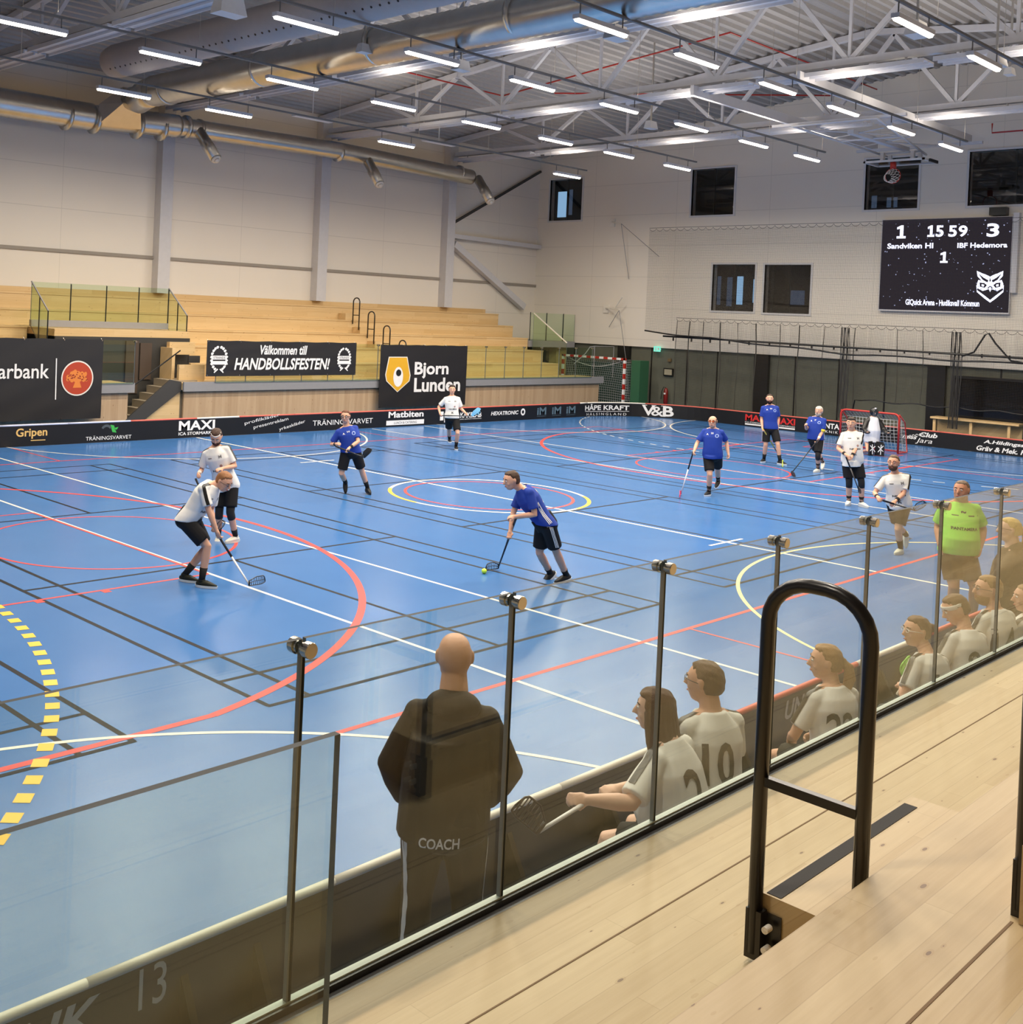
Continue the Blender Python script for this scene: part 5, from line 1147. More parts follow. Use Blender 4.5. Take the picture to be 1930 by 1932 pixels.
    for A, K, ta, tp in ((AR, KR, tr, toer), (AL, KL, tl, toel)):
        fd = fdir(ta if ta is not None else (hipyaw if hipyaw is not None else fb)); t_ = R_(tp); fd2 = fd*math.cos(t_)-UP*math.sin(t_); u2 = nrm(np.cross(np.cross(fd2, UP), fd2)); 
        if np.dot(u2, UP) < 0: u2 = -u2
        sx = np.cross(fd2, u2); Rf = lambda x, y, z: A+sx*x*s+fd2*y*s+u2*(z-.075)*s
        m = MB(); n = 16
        def ring(zs, shrink, zoff):
            out = []
            for j in range(n):
                t = 2*PI*j/n; y = .085*(1)+.145*math.cos(t)-.02; wd = .045*(1-.12*math.cos(t)); out.append(Rf(wd*shrink*math.sin(t), .075+(y-.075)*shrink, zoff(y)))
            return out
        r0 = ring(0, 1, lambda y: -.008); r1 = ring(0, 1.05, lambda y: .022); m.add(r0+r1, [(j, (j+1) % n, n+(j+1) % n, n+j) for j in range(n)]+[tuple(range(n))[::-1], tuple(n+j for j in range(n))])
        so = MB(); so.v, so.f, so.mi = m.v, m.f, m.mi
        m2 = MB(); zt = lambda y: .075-.030*max(0, (y-.05)/.15)
        rr = [ring(0, 1.0, lambda y: .02), ring(0, .97, lambda y: .02+(zt(y)-.02)*.6), ring(0, .72, zt), ring(0, .45, lambda y: zt(y)+.004)]
        m2.add(sum(rr, []), [(i*n+j, i*n+(j+1) % n, (i+1)*n+(j+1) % n, (i+1)*n+j) for i in range(3) for j in range(n)]+[tuple(range(n))[::-1], tuple(3*n+j for j in range(n))])
        m2.ell(Rf(0, .0, .075), np.array((.042, .05, .038))*s, np.array([sx, fd2, u2]).T, 12, 8)
        so_ = m2.build('shoe', mt('shoe', shoes, .6), P, True); sub(so_); so.build('sole', mt('sole', sole, .6), so_)
    info = dict(P=P, top=top, lower=lower, body=body, hp=hp, HM=HM, hd=hd, SR=SR, SL=SL, ER=ER, EL=EL, WR=WR, WL=WL, KR=KR, KL=KL, AR=AR, AL=AL, HR=HR_, HL=HL_, Rb=Rb, Fb=Fb, spine=spine, pe=pe, nk=nk, s=s, sc=sc, Rh=Rh, Fh=Fhh, D0=D0, fat=fat)
    return info
def hair_mat(c):
    k = 'hairs_%d_%d_%d' % c
    if k in _pc: return _pc[k]
    t = NT(k); nz = t.n('TexNoise'); nz.inputs['Scale'].default_value = 1; nz.inputs['Detail'].default_value = 4; o = t.sep(t.obj())
    t.link(t.comb(t.math('MULTIPLY', o[0], 260), t.math('MULTIPLY', o[1], 260), t.math('MULTIPLY', o[2], 45)), nz.inputs['Vector'])
    l = lin(*c); col = t.mix(nz.outputs[0], tuple(x*.45 for x in l[:3])+(1,), tuple(min(1, x*1.6) for x in l[:3])+(1,))
    _pc[k] = t.bsdf(col, .6, spec=.3, bump=nz.outputs[0], bumpd=.003); return _pc[k]
def glasses(I, col=(30, 26, 24), lens=None, goggle=False):
    hp, s, P = I['hp'], I['s'], I['P']; m = MB()
    for sx in (-1, 1):
        c = [hp(sx*.031+.021*math.cos(a), .103-.006*abs(math.cos(a)), .006+(.014 if not goggle else .018)*math.sin(a)) for a in np.linspace(0, 2*PI, 17)[:-1]]; m.tube(c, .0022*s*(1.5 if goggle else 1), 5, closed=True)
        m.tube([hp(sx*.052, .098, .010), hp(sx*.082, .05, .008), hp(sx*.084, -.01, .0)], .0024*s*(2 if goggle else 1), 5)
    m.tube([hp(-.011, .105, .008), hp(.011, .105, .008)], .0022*s, 5)
    g_ = sub(m.build('glasses', plain('frame_%d' % col[0], col, .3), P, True))
    if lens:
        m = MB()
        for sx in (-1, 1): m.add([hp(sx*.031+.020*math.cos(a), .102, .006+.016*math.sin(a)) for a in np.linspace(0, 2*PI, 15)[:-1]], [tuple(range(14))])
        m.build('lens', plain('lens_%d_%d' % lens[:2], lens, .15), g_)
def band(I, col, z=.060, w=.018, tilt=.0, name='headband'):
    hp, s = I['hp'], I['s']; m = MB(); pts = []
    for a in np.linspace(0, 2*PI, 29)[:-1]:
        zz = z+tilt*math.sin(a); k = math.sqrt(max(.05, 1-(zz/.100)**2))*1.06; pts.append(hp(.0765*k*math.cos(a), .0965*k*math.sin(a), zz))
    m.tube(pts, [(w*s, .006*s)]*28, 8, closed=True); m.build(name, plain('band_%d' % col[0], col, .8), I['P'], True)
def wristband(I, side, col=(24, 22, 22), L=.05, off=.03):
    Wp, E = (I['WR'], I['ER']) if side > 0 else (I['WL'], I['EL']); d = nrm(E-Wp); m = MB(); r = .032*I['s']; m.tube([Wp+d*(off-.0), Wp+d*(off+L/2), Wp+d*(off+L)], [r, r*1.06, r*1.1], 14); m.build('wristband', plain('band_%d' % col[0], col, .8), I['P'], True)
def kneepad(I, side, col=(26, 24, 24)):
    K, A, Hp = (I['KR'], I['AR'], I['HR']) if side > 0 else (I['KL'], I['AL'], I['HL']); m = MB(); a = nrm(Hp-K); b = nrm(A-K); s = I['s']
    m.tube([K+a*.09*s, K+a*.04*s, K, K+b*.05*s, K+b*.11*s], [.068*s, .066*s, .063*s, .063*s, .060*s], 14); m.build('knee_pad', plain('band_%d' % col[0], col, .8), I['P'], True)
def sleeve_stripe(I, side, col=None, w=.05, name='sleeve_stripe'):
    S_, E = (I['SR'], I['ER']) if side > 0 else (I['SL'], I['EL']); s = I['s']; up = I['spine']; out = I['Rb']*side; d = nrm(E-S_); o_ = nrm(out*.6+up*.5-d*np.dot(out*.6+up*.5, d))
    pts = [I['nk']+out*.075*s+up*.01, I['sc']+out*.13*s+up*.07*s, S_+up*.05*s+out*.045*s, S_+(E-S_)*.35+o_*.075*s, S_+(E-S_)*.74+o_*.075*s]
    wrap_strip(I['P'], I['top'], pts, w*s, col or M['black'], name)
def neckline(I, col=None, v=True):
    s = I['s']; m = MB(); c = I['nk']-I['spine']*.012*s; pts = []
    for a in np.linspace(0, 2*PI, 25)[:-1]:
        x, y = .080*s*math.cos(a), .078*s*math.sin(a); drop = (.055*s*max(0, math.sin(a))**3 if v else .012*s*math.sin(a)); pts.append(c+I['Rb']*x+I['Fb']*(y+(.018*s*max(0, math.sin(a))**2 if v else 0))-I['spine']*drop)
    m.tube(pts, .0085*s, 6, closed=True); m.build('collar', col or M['black'], I['P'], True)
def chest_text(I, body, dx, dz, w, h, mat, name='print', back=False, bold=.02):
    s = I['s']; F2 = -I['Fb'] if back else I['Fb']; r = -I['Rb'] if not back else I['Rb']; c = I['nk']-I['spine']*dz*s+(-I['Rb'] if not back else I['Rb'])*dx*s
    return wrap_text(I['P'], I['top'], body, c, r, I['spine'], w*s, h*s, mat, name, direction=F2, bold=bold)
def team_white(I, stripes=(1, -1), front=True, number=None):
    neckline(I)
    for sd in stripes: sleeve_stripe(I, sd)
    if front:
        chest_text(I, 'NILEEN', 0, .335, .20, .032, blk, 'front_print', bold=.04); chest_text(I, 'M', .07, .13, .045, .045, plain('grey_print2', (120, 118, 116), .6), 'club_crest'); chest_text(I, '=', -.09, .13, .06, .012, blk, 'maker_mark')
        chest_text(I, 'o', .05, .27, .04, .04, plain('rust_print', (150, 70, 40), .6), 'sponsor_mark', bold=.06); chest_text(I, 'K', 0, .43, .06, .05, blk, 'lower_print', bold=.05)
    if number: chest_text(I, number[0], number[1], number[2], number[3], number[4], plain('number_dark', (58, 54, 44), .7), 'number', back=True, bold=.02)
def team_blue(I, number='23', stripes=(1, -1)):
    neckline(I, plain('navy', (18, 22, 60), .7), v=False); chest_text(I, number, -.0, .085, .05, .032, M['letter'], 'small_number', bold=.05); chest_text(I, 'A', -.095, .11, .045, .035, M['letter'], 'maker_mark', bold=.06)
    chest_text(I, 'O', .095, .135, .075, .075, plain('crest_blue', (150, 170, 220), .6), 'club_crest', bold=.07)
def side_stripe(I, side, parts=('top', 'lower')):
    s = I['s']; out = I['Rb']*side; oh = I['Rh']*side; A_ = I['sc']-I['spine']*.16*s+out*.19*s; B_ = I['pe']+out*.19*s
    K, Hp = (I['KR'], I['HR']) if side > 0 else (I['KL'], I['HL'])
    for k in (-1, 0, 1):
        o = I['Fb']*k*.022*s
        if 'top' in parts: wrap_strip(I['P'], I['top'], [A_+o, (A_+B_)/2+out*.02+o, B_+o], .011*s, M['letter'], 'side_stripe')
        if 'lower' in parts: o = I['Fh']*k*.02*s; wrap_strip(I['P'], I['lower'], [I['pe']+oh*.20*s+o, Hp+oh*.12*s+(K-Hp)*.3+o, Hp+(K-Hp)*.80+oh*.10*s+o], .010*s, M['letter'], 'shorts_stripe')
def stick(label, top, bottom, tip, gripf=.45, gcol=(26, 24, 26), scol=(230, 228, 226), bcol=(28, 28, 30), group='floorball sticks', r=.013, bh=.085, lift=(0, 0, 1.), solid=False, r2=None):
    """shaft from top to bottom, blade from bottom to tip"""
    top, bottom, tip = (np.array(x, float) for x in (top, bottom, tip)); t = empty('floorball_stick', bottom, label, 'stick', group)
    m = MB(); j = top+(bottom-top)*gripf; m.tube([top, top+(bottom-top)*.01, j], [r*1.15, r*1.15, r*1.1], 10); m.build('grip', plain('grip_%d_%d' % gcol[:2], gcol, .6), t, True)
    m = MB(); m.tube([j, bottom], [r*.95, r*.85], 10); m.build('shaft', plain('shaft_%d_%d' % scol[:2], scol, .4), t, True)
    d = tip-bottom; L = np.linalg.norm(d); d = d/L; up = np.array(lift, float); up = nrm(up-d*np.dot(up, d)); nn = np.cross(d, up); m = MB(); N = 10
    c = lambda u: bottom+d*L*u+nn*.03*math.sin(PI*u)*.6; hh = lambda u: bh*(.55+.45*min(1, u*3))*(1 if u < .75 else math.sqrt(max(.02, 1-((u-.75)/.26)**2)))
    lo = [c(u)-up*(.012) + up*(.05*max(0, u-.75)*1.2) for u in np.linspace(0, 1, N)]; hi = [c(u)+up*hh(u) for u in np.linspace(0, 1, N)]
    m.tube(lo, .0065, 6); m.tube(hi, .0065, 6); m.tube([lo[-1], hi[-1]], .0065, 6); m.tube([lo[0], hi[0]], .012, 6); m.tube([(a+b)/2 for a, b in zip(lo, hi)], .004, 5)
    for a, b in zip(lo[1:-1], hi[1:-1]): m.tube([a, b], .004, 5)
    if solid: m.add(lo+hi, [(i, i+1, N+i+1, N+i) for i in range(N-1)])
    m.build('blade', plain('blade_%d_%d' % bcol[:2], bcol, .4), t, True); return t
BLUE = (36, 62, 150); WH = (232, 230, 226)
fp = lambda px, py: atZ(px, py, 0)
# ---- 1 bending white player, left foreground
I = person('person in white shirt and glasses bending low with a stick, left foreground', (364, 1102), (355, 979, 0), (402, 912, -.05), (423, 907, -.05), 70, 58, (415, 1021, -.22), (402, 998, -.10), (380, 1108), (348, 1097), er=(374, 985, -.40), el=(395, 965, .2), kr=(396, 1028, -.12), kl=(370, 1034, .12), s=.99,
           hair=(140, 96, 62), pitch=30, shoes=(34, 36, 26), hem=.0, vox=.010, tr=75, tl=70)
team_white(I, stripes=(1,)); glasses(I)
D = I['D0']; stick('white and black stick held low by the bending white player', at(399, 990, D-.05), at(470, 1103, D-.55), atZ(500, 1098, .05), .55, group=None)
# ---- 2 white player with white headband behind
I = person('person in white shirt and white headband leaning forward, behind the bending player', (441, 1024), (427, 911, 0), (405.6, 842, -.12), (408, 823, -.16), -8, 0, (372, 902, -.28), (418, 892, -.35), (412, 1012, .12), (444, 1023), er=(381, 880, -.1), el=(448, 884, -.1), kr=(413, 962, -.25), kl=(426, 966, -.25), s=.97,
           hair=(66, 46, 36), pitch=38, shoes=(226, 222, 208), sole=(220, 216, 204), beard=(70, 50, 40), hem=.03, tl=-40, toer=30, sockh=.13)
team_white(I); band(I, (225, 220, 210)); wristband(I, 1, (225, 222, 218)); kneepad(I, 1); kneepad(I, -1)
D = I['D0']; stick('black stick held across the body of the white player with headband', at(369, 903, D-.3), at(412, 1000, D-.6), at(425, 985, D-.55), .7, group=None)
# ---- 3 blue runner
I = person('person in blue shirt running towards the viewer, holding a black stick across the body', (690, 937), (662, 852, 0), (653, 804, -.05), (652, 785, -.10), 12, -10, (634, 843, -.30), (657, 851, -.35), (652, 910, .30), (694, 931), er=(628, 824, .1), el=(681, 832, -.12), kr=(638, 884, -.28), kl=(682, 893, -.15), s=.97,
           hair=(96, 58, 38), shirt=BLUE, pitch=5, fat=.15, tr=10, tl=20, toer=55, toel=10, shoes=(24, 24, 26), sole=(60, 60, 60))
team_blue(I, '14'); glasses(I, goggle=True); wristband(I, 1); wristband(I, -1); side_stripe(I, -1); 
D = I['D0']; stick('black stick with raised dark blade held by the running blue player', at(633, 842, D-.3), at(687, 863, D-.5), at(702, 849, D-.5), .5, scol=(40, 40, 42), group=None, solid=True)
# ---- 4 far white player
I = person('person in white shirt standing far back before the company banner', (854, 848), (852.5, 788, 0), (852.5, 747, 0), (853, 735, -.03), 5, 0, (828, 784, -.15), (881, 784, -.15), (848, 842), (860, 848), er=(826, 768, .1), el=(872, 771, .0), s=.98,
           hair=(48, 36, 30), hairfn='thick', shoes=(30, 30, 32), sole=(235, 235, 235))
team_white(I); D = I['D0']; stick('dark stick with light blue blade held level by the far white player', at(829, 784, D-.18), at(891, 785, D-.25), at(907, 772, D-.2), .3, scol=(40, 42, 46), bcol=(130, 196, 232), group=None, solid=True)
# ---- 5 blue attacker with the ball
I = person('person in blue shirt leaning forward dribbling the ball, centre of the court', (1062, 1106), (1029, 987, 0), (984, 920, 0), (965, 905, -.05), -78, -70, (960, 1012, .0), (968, 983, -.12), (1037, 1092), (1068, 1098), er=(968, 972, .12), el=(986, 975, -.15), kr=(1003, 1043, .05), kl=(1039, 1050, -.05), s=.99,
           hair=(70, 52, 40), shirt=BLUE, pitch=12, tr=-60, tl=-60, toer=35, toel=10, vox=.010, sockh=.09, sleeve_len=.6)
neckline(I, plain('navy', (18, 22, 60), .7), v=False); side_stripe(I, -1); chest_text(I, '23', 0, .20, .22, .22, M['letter'], 'number', back=True, bold=.04)
D = I['D0']; stick('black stick reaching the lime ball, held by the blue attacker', at(973, 979, D-.05), atZ(940, 1071, .03), bp+np.array((.06, .03, -.005)), .5, scol=(30, 28, 34), group=None)
# ---- 6 blue player with orange goggles
I = person('person in blue shirt with orange goggles walking with a stick in one hand', (1344, 936), (1344.5, 858, 0), (1345, 808, -.02), (1344.5, 795, -.05), -22, -28, (1307, 856, -.15), (1376, 862, -.05), (1337, 935), (1355, 927), er=(1315, 832, .2), el=(1376, 838, .2), kr=(1340, 897, -.2), kl=(1353, 897, .1), s=.98,
           hair=(60, 44, 34), hairfn='bald_ring', shirt=BLUE, fat=.3, shoes=(26, 26, 28), sole=(230, 230, 230), tr=-40, tl=-35, toel=30, hem=.02)
team_blue(I, '23'); glasses(I, (30, 24, 24), (196, 84, 30), True); side_stripe(I, -1)
D = I['D0']; stick('black and white stick with pink blade touching the floor', at(1308, 852, D-.15), atZ(1285, 931, .03), atZ(1278, 936, .03)+np.array((-.10, -.12, 0)), .42, bcol=(214, 60, 96), group=None)
# ---- 7 bearded blue player
I = person('person in blue shirt with a dark beard standing still before the end boards', (1456, 874), (1453, 808, 0), (1452.5, 764, 0), (1452, 752, -.04), -8, -14, (1438, 812, -.12), (1467, 813, -.05), (1441, 872), (1471, 876), er=(1433, 790, .2), el=(1474, 790, .2), s=1.0,
           hair=(50, 36, 28), shirt=BLUE, beard=(44, 30, 24), shoes=(28, 28, 30), sole=(215, 215, 215), tr=-40, tl=35)
team_blue(I, '21'); side_stripe(I, 1, ('lower',)); D = I['D0']; stick('yellow and black stick resting on the floor before the bearded player', at(1438.5, 808, D-.15), atZ(1467, 868, .03)+np.array((-.2, -.25, 0)), atZ(1477, 881, .03)+np.array((0, 0, 0)), .55, gcol=(226, 206, 96), scol=(36, 36, 40), bcol=(206, 226, 90), group=None)
# ---- 8 grey bearded blue player with knee brace
I = person('person in blue shirt with white headband and yellow armband, leaning on a stick', (1542, 891), (1539, 828, 0), (1542, 786, 0), (1545, 775, -.03), -38, -45, (1519, 804, -.25), (1542, 834, -.28), (1556, 887), (1543, 891), er=(1522, 815, .15), el=(1562, 818, .05), kr=(1531, 860, .05), kl=(1544, 858, -.1), s=.98,
           hair=(186, 178, 166), shirt=BLUE, beard=(176, 168, 158), fat=.25, shoes=(226, 222, 210), sole=(226, 222, 210), tr=-30, tl=-50, toer=35, sockh=.2)
team_blue(I, '7'); band(I, (226, 222, 214)); kneepad(I, -1); side_stripe(I, -1); wristband(I, -1, (225, 222, 216)); 
m = MB(); Sx, E = I['SL'], I['EL']; a = Sx+(E-Sx)*.80; b = Sx+(E-Sx)*1.02; m.tube([a, (a+b)/2, b], [.064, .062, .056], 14); m.build('captain_armband', plain('armband_yellow', (232, 206, 60), .7), I['P'], True)
D = I['D0']; stick('long black stick slanting left to the floor from the player with the yellow armband', at(1544, 829, D-.3), atZ(1493, 893, .03), atZ(1492, 899, .03)+np.array((.02, -.1, 0)), .3, scol=(28, 28, 30), group=None, solid=True)
# ---- 9 white player with knee pads
I = person('person in white shirt with black knee pads standing with both hands on a stick', (1608, 955), (1607.5, 868, 0), (1607, 813, 0), (1606, 798, -.05), -5, -30, (1597, 864, -.28), (1604, 869, -.30), (1601, 953), (1625, 956), er=(1578, 842, .05), el=(1632, 844, .05), s=1.01,
           hair=(54, 40, 32), fat=.35, shoes=(228, 226, 218), sole=(215, 215, 210), tr=-35, tl=15, hem=.10, sockh=.13)
team_white(I); band(I, (26, 24, 24), w=.026); wristband(I, 1); wristband(I, -1); kneepad(I, 1); kneepad(I, -1)
D = I['D0']; stick('dark stick held upright against the knee of the white player with knee pads', at(1596, 862, D-.3), at(1620, 924, D-.35), at(1624, 931, D-.5), .35, scol=(70, 66, 66), group=None)
# ---- 10 white player running, partly behind the glass
I = person('person in white shirt and glasses running on one leg just beyond the glass railing', (1695, 1047), (1696, 949, 0), (1689, 893, -.04), (1686, 872, -.10), -18, -38, (1654, 944, -.30), (1686, 952, -.33), (1710, 1010, .38), (1699, 1045), er=(1657, 917, .05), el=(1726, 934, .02), kr=(1677, 1000, -.2), kl=(1692, 998, -.12), s=.97,
           hair=(96, 76, 58), beard=(84, 62, 48), vox=.010, shoes=(222, 220, 205), sole=(214, 210, 196), tr=-20, tl=-50, toer=75, sockh=.2, hem=.03)
team_white(I); glasses(I, (120, 40, 34)); wristband(I, 1); wristband(I, -1)
D = I['D0']; stick('dark stick with small black blade held by the running white player', at(1655, 941, D-.3), at(1726, 963, D-.5), at(1748, 951, D-.5), .45, scol=(40, 38, 38), group=None)
# ---- 11 goalkeeper kneeling
gb = atZ(1645, 858, 0); D0 = depth(gb); P = empty('person', gb, 'person kneeling as goalkeeper in black helmet, black sleeved white top and big pads', 'person')
Fg = fdir(-5); Rg = nrm(np.cross(Fg, UP)); G = lambda x, y, z: gb+Rg*x+Fg*y+UP*z
B = MB(); limb(B, [G(0, -.1, .35), G(0, -.05, .7), G(0, -.02, 1.0)], [.17, .16, .12]); B.ell(G(0, .02, 1.20), (.078, .095, .105), np.array([Rg, Fg, UP]).T, 20, 12); limb(B, [G(0, -.02, 1.0), G(0, 0, 1.1)], [.06, .055])
for sx in (-1, 1):
    limb(B, [G(sx*.1, -.1, .38), G(sx*.16, .16, .12), G(sx*.15, -.2, .07)], [.09, .07, .05]); limb(B, [G(sx*.17, -.02, .93), G(sx*.26, .06, .72), G(sx*.28, .28, .66)], [.06, .05, .035]); hand_mb(B, G(sx*.28, .28, .66), nrm(Fg*.8-UP*.1), nrm(UP), True, 1, sx, .6)
for sx in (-1, 1): B.ell(G(sx*.03, .108, 1.215), (.014, .01, .006), nu=8, nv=6)
B.tube([G(0, .108, 1.22), G(0, .128, 1.18), G(0, .105, 1.17)], [.008, .014, .008], 8); remesh(B, 'body', plain('skin_fair', SK['fair']), P, .011, 3)
m = MB(); m.ell(G(0, .01, 1.22), (.115, .135, .13), np.array([Rg, Fg, UP]).T, 30, 20, lambda d: .84 if (d[1] > .45 and abs(d[0]) < .62 and -.7 < d[2] < .38) else 1); h_ = sub(m.build('helmet', plain('helmet_black', (24, 24, 26), .3), P, True))
m = MB()
for k in range(5): z = 1.13+.035*k; m.tube([G(.09*math.sin(a), .13*math.cos(a)+.015, z) for a in np.linspace(-1.2, 1.2, 9)], .003, 5)
for x in (-.05, 0, .05): m.tube([G(x, .15, 1.11), G(x, .155, 1.2), G(x, .145, 1.29)], .003, 5)
m.build('face_cage', M['steel'], h_); m = MB(); m.box(G(-.035, .11, 1.31), G(.035, .135, 1.345)); m.build('mark', M['letter'], h_)
m = MB(); limb(m, [G(0, -.08, .42), G(0, -.03, .72), G(0, -.01, .96)], [.215, .215, .15]); m.tube([G(0, -.05, .36), G(0, -.05, .5)], [(.22, .2), (.21, .19)], 18); j = remesh(m, 'jersey', plain('jersey_white', (222, 224, 230), .7), P, .014, 4)
for sx in (-1, 1): m = MB(); limb(m, [G(sx*.10, -.01, .99), G(sx*.17, -.02, .94), G(sx*.27, .06, .73), G(sx*.28, .24, .67)], [.075, .085, .075, .058]); remesh(m, 'black_sleeve', M['black'], P, .013, 3)
for sx in (-1, 1): m = MB(); m.ell(G(sx*.28, .34, .66), (.06, .09, .045)); m.build('glove', plain('glove', (40, 40, 42), .6), P, True)
for sx in (-1, 1):
    m = MB(); m.box(G(sx*.01, .16, .01), G(sx*.22, .33, .36)); m.box(G(sx*.02, .12, .34), G(sx*.21, .28, .40)); l_ = sub(m.build('leg_pad', plain('pad_black', (22, 22, 24), .5), P))
    m = MB()
    for a, b in (((.04, .12), (.18, .30)), ((.04, .28), (.18, .14)), ((.11, .05), (.12, .33))): m.bar(G(sx*a[0], .345, a[1]), G(sx*b[0], .345, b[1]), .018, .018)
    m.build('pad_marking', M['letter'], l_)
# ---- 12 referee
I = person('person in lime green referee shirt standing just inside the boards', (1801, 1172), (1806, 1040, 0), (1811, 946, 0), (1814, 924, -.05), -10, -48, (1771, 1036, -.05), (1850, 1045, -.12), (1796, 1168), (1835, 1172), er=(1770, 995, .12), el=(1866, 1008, .08), s=.985, gr=False, gl=False,
           hair=(118, 100, 84), hairfn='crop', shirt=(158, 226, 92), shorts=(40, 36, 34), fat=1.0, skin='tan', sockh=.44, sock=(34, 30, 28), vox=.010, tr=-25, tl=10, hem=.0, shoulder=1.08)
neckline(I, M['black']); chest_text(I, 'PANTAMERA', 0, .30, .30, .035, blk, 'front_print', bold=.04); chest_text(I, '-', -.12, .15, .12, .010, blk, 'pocket_line'); chest_text(I, '-', .12, .15, .14, .012, blk, 'pocket_line'); chest_text(I, '~', 0, .11, .06, .03, blk, 'maker_mark')
for sd in (1, -1): sleeve_stripe(I, sd, M['black'], .018, 'shoulder_piping')
# ---- 13 coach, back to the viewer
Wd = lambda x, y, z: ('w', (x, y, z))
cx_, cy_ = -12.02, -10.55; rr_ = CRh; ff_ = -CBh
cw = lambda r, f, z: Wd(cx_+rr_[0]*r+ff_[0]*f, cy_+rr_[1]*r+ff_[1]*f, z)
I = person('person with bald head in dark hoodie reading COACH, back to the viewer', (842, 1900), cw(-.02, 0, .98), cw(0, .0, 1.53), cw(.0, .05, 1.735), 176, 178, cw(.23, .20, .90), cw(-.24, .20, .90), cw(.14, .0, .085), cw(-.16, 0, .085), er=cw(.46, -.02, 1.02), el=cw(-.46, -.02, 1.02), kr=cw(.14, .3, .5), kl=cw(-.16, .3, .5), s=1.04, d0=5.72,
           hair=None, shirt=(42, 38, 34), shorts=(36, 34, 33), longs=True, hoodie=True, fat=.6, vox=.008, hem=.10, shoulder=1.0)
chest_text(I, 'COACH', -.02, .60, .19, .050, M['letter'], 'coach_print', back=True, bold=.02)
for k in (-1, 0, 1):
    o = I['Fh']*k*.028; wrap_strip(I['P'], I['lower'], [I['pe']-I['Rh']*.24+o-UP*.14-I['Fh']*.10, I['HL']-I['Rh']*.16-UP*.25+o-I['Fh']*.12, I['KL']-I['Rh']*.12+o-I['Fh']*.12, I['AL']-I['Rh']*.1+UP*.1+o-I['Fh']*.1], .016, M['letter'], 'trouser_stripe', n=24)
    wrap_strip(I['P'], I['lower'], [I['pe']+I['Rh']*.26+o-UP*.12, I['HR']+I['Rh']*.2-UP*.25+o, I['KR']+I['Rh']*.2+o, I['AR']+I['Rh']*.15+UP*.1+o], .016, M['letter'], 'trouser_stripe', n=24)
# ---- seated substitutes
def seated(label, hx, hy, fb, fh, lean=.10, s=1.0, hr=None, hl=None, zt=1.34, kneew=.16, **kw):
    """hx, hy: where the top of the head stands in the photograph"""
    F_ = fdir(fb); R_v = nrm(np.cross(F_, UP)); T_ = atZ(hx, hy, zt); Hh = T_-UP*.102*s; N = Hh-UP*.155*s-F_*(.035+lean*.25); Pp = N-F_*lean; Pp[2] = .575; Pp[1] = min(max(Pp[1], -11.08), -10.9)
    q = lambda v: ('w', tuple(v)); K1 = Pp+F_*.43*s+R_v*kneew-UP*.07; K2 = Pp+F_*.43*s-R_v*kneew-UP*.07; A1 = K1+F_*.06; A2 = K2+F_*.06; A1[2] = A2[2] = .085*s
    for A_ in (A1, A2, K1, K2): A_[1] = min(A_[1], -10.28)
    h1 = hr if hr is not None else q(K1-F_*.08-R_v*.04+UP*.08); h2 = hl if hl is not None else q(K2-F_*.08+R_v*.04+UP*.08); g0 = Pp+F_*.42; d = depth((g0[0], g0[1], 0)); px = CX+F*np.dot(np.array((g0[0], g0[1], 0))-CAM, CR)/d
    I = person(label, (px, 1), q(Pp), q(N), q(Hh), fb, fh, h1, h2, q(A1), q(A2), kr=q(K1+UP*.3), kl=q(K2+UP*.3), er=q(N+R_v*.35-F_*.05-UP*.3), el=q(N-R_v*.35-F_*.05-UP*.3), s=s, d0=d, vox=kw.pop('vox', .009), **kw)
    neckline(I)
    for sd in (1, -1): sleeve_stripe(I, sd)
    return I
I = seated('person with long dark hair seated leftmost on the bench, white shirt, holding a stick', 1238, 1304, -132, -108, .16, .98, zt=1.36, hair=(66, 38, 26), hairfn='long', fat=.9, shirt=(228, 226, 218), skin='pale',
           hl=('w', tuple(at(1092, 1520, 6.02))), hr=('w', tuple(at(1150, 1500, 6.35))), hem=.04, sleeve_len=.75)
num = lambda I, b, dx, dz, w, h: chest_text(I, b, dx, dz, w, h, plain('number_dark', (60, 56, 46), .7), 'number', back=True, bold=.02)
num(I, '2', -.06, .28, .13, .26); h_ = at(1088, 1524, 5.99)
stick('white shaft stick with dark blade held by the long-haired seated player', h_+(at(1120, 1505, 6.1)-h_), at(1015, 1570, 5.75), at(965, 1530, 5.7), .12, gcol=(226, 224, 220), scol=(226, 224, 220), bcol=(40, 34, 44), group=None, r=.012, bh=.11)
I = seated('person with short brown hair in white shirt number 10 seated beside the long-haired player', 1332, 1252, -158, -128, .08, 1.03, zt=1.41, hair=(82, 62, 46), fat=.2, shirt=(230, 228, 220), hem=.05); num(I, '10', -.05, .27, .19, .24); glasses(I)
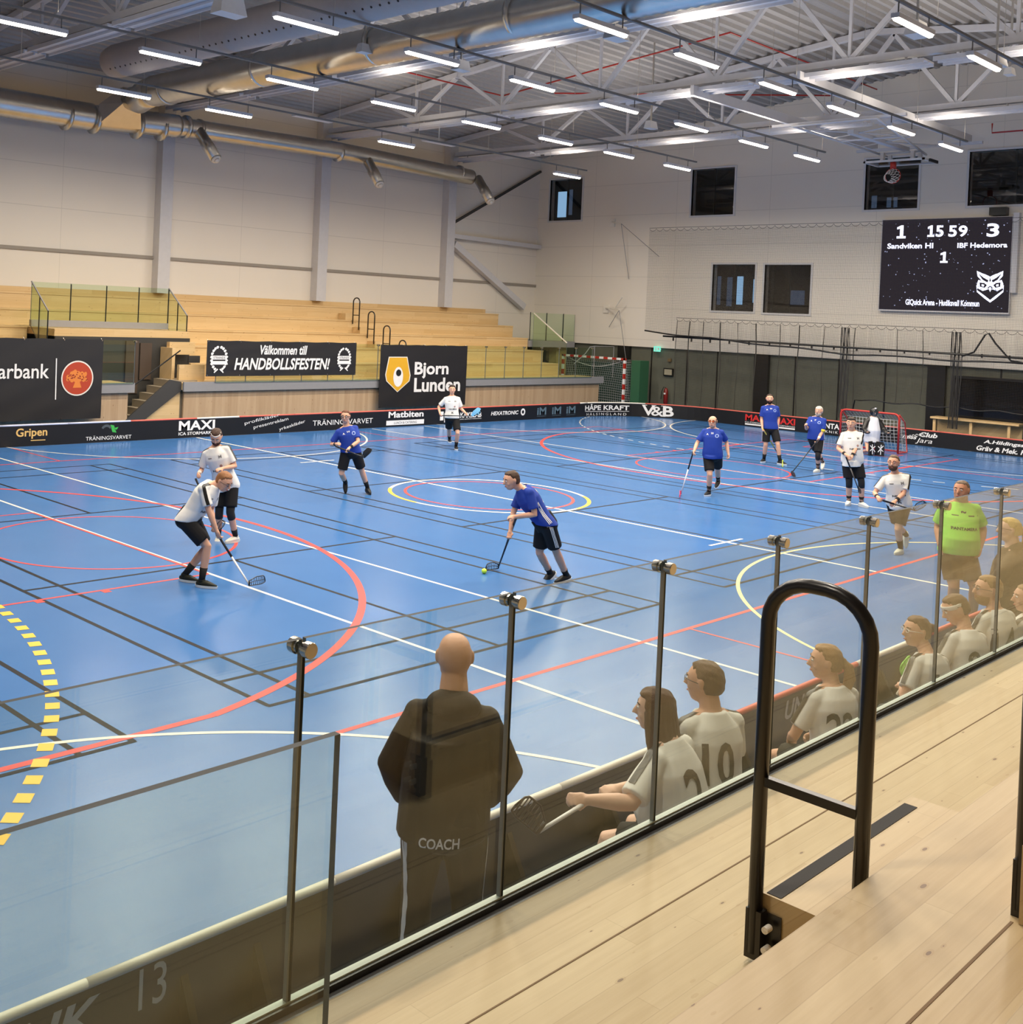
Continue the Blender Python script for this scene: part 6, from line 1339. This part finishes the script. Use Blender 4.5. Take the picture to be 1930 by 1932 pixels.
I = seated('person with light brown ponytail in white shirt number 22 seated behind the foreground handrail', 1560, 1220, -158, -105, .08, .96, zt=1.31, hair=(150, 116, 78), hairfn='pony', shirt=(228, 226, 220)); num(I, '22', -.05, .27, .20, .22)
I = seated('person with tied brown hair and glasses bending forward on the bench', 1731, 1166, -150, -84, .26, .94, zt=1.27, hair=(104, 76, 52), shirt=(226, 224, 218), hl=('w', tuple(at(1696, 1306, 8.7))), hr=('w', tuple(at(1716, 1294, 8.8)))); num(I, '19', .0, .26, .20, .22); glasses(I, (220, 216, 208)); 
m = MB(); m.ell(I['hp'](0, -.115, .02), (.035, .035, .035)); m.build('hair_bun', plain('hair_73_53_36', (104, 76, 52), .85), I['P'], True)
stick('stick with lime green blade held by the bending player in glasses', at(1694, 1310, 8.65), at(1712, 1282, 8.55), at(1700, 1256, 8.5), .5, gcol=(226, 214, 190), scol=(226, 214, 190), bcol=(140, 220, 80), group=None, bh=.13)
I = seated('person with white headband in white shirt number 9, head bowed, seated in the row', 1804, 1125, -156, -95, .22, .98, zt=1.31, hair=(110, 84, 58), shirt=(226, 224, 218), pitch=25); band(I, (228, 224, 214), z=.035, w=.02); num(I, '9', -.07, .28, .11, .22)
I = seated('person with beard and glasses in white shirt number 14 seated near the right edge', 1866, 1089, -152, -98, .10, 1.02, zt=1.38, hair=(150, 118, 78), beard=(140, 106, 70), shirt=(230, 228, 220)); num(I, '14', -.07, .26, .20, .24); glasses(I)
I = seated('person in white shirt at the right picture edge, last seated player', 1938, 1106, -150, -100, .10, .98, zt=1.28, hair=(150, 120, 84), hairfn='crop', shirt=(230, 228, 220))
cx_, cy_ = -3.98, -10.62
I = person('person with blond ponytail and glasses in dark jacket standing behind the bench at right edge', (1905, 1250), cw(0, 0, .93), cw(-.04, .0, 1.41), cw(-.07, .0, 1.59), -120, -105, cw(-.1, .25, 1.0), cw(-.25, .05, .95), cw(.10, 0, .085), cw(-.1, 0, .085), er=cw(.25, .2, 1.1), el=cw(-.3, -.2, 1.1), s=.95, d0=11.0,
           hair=(206, 176, 112), hairfn='pony', shirt=(52, 44, 36), shorts=(34, 32, 32), longs=True, hoodie=True, fat=.5, hem=.06, skin='pale'); glasses(I)
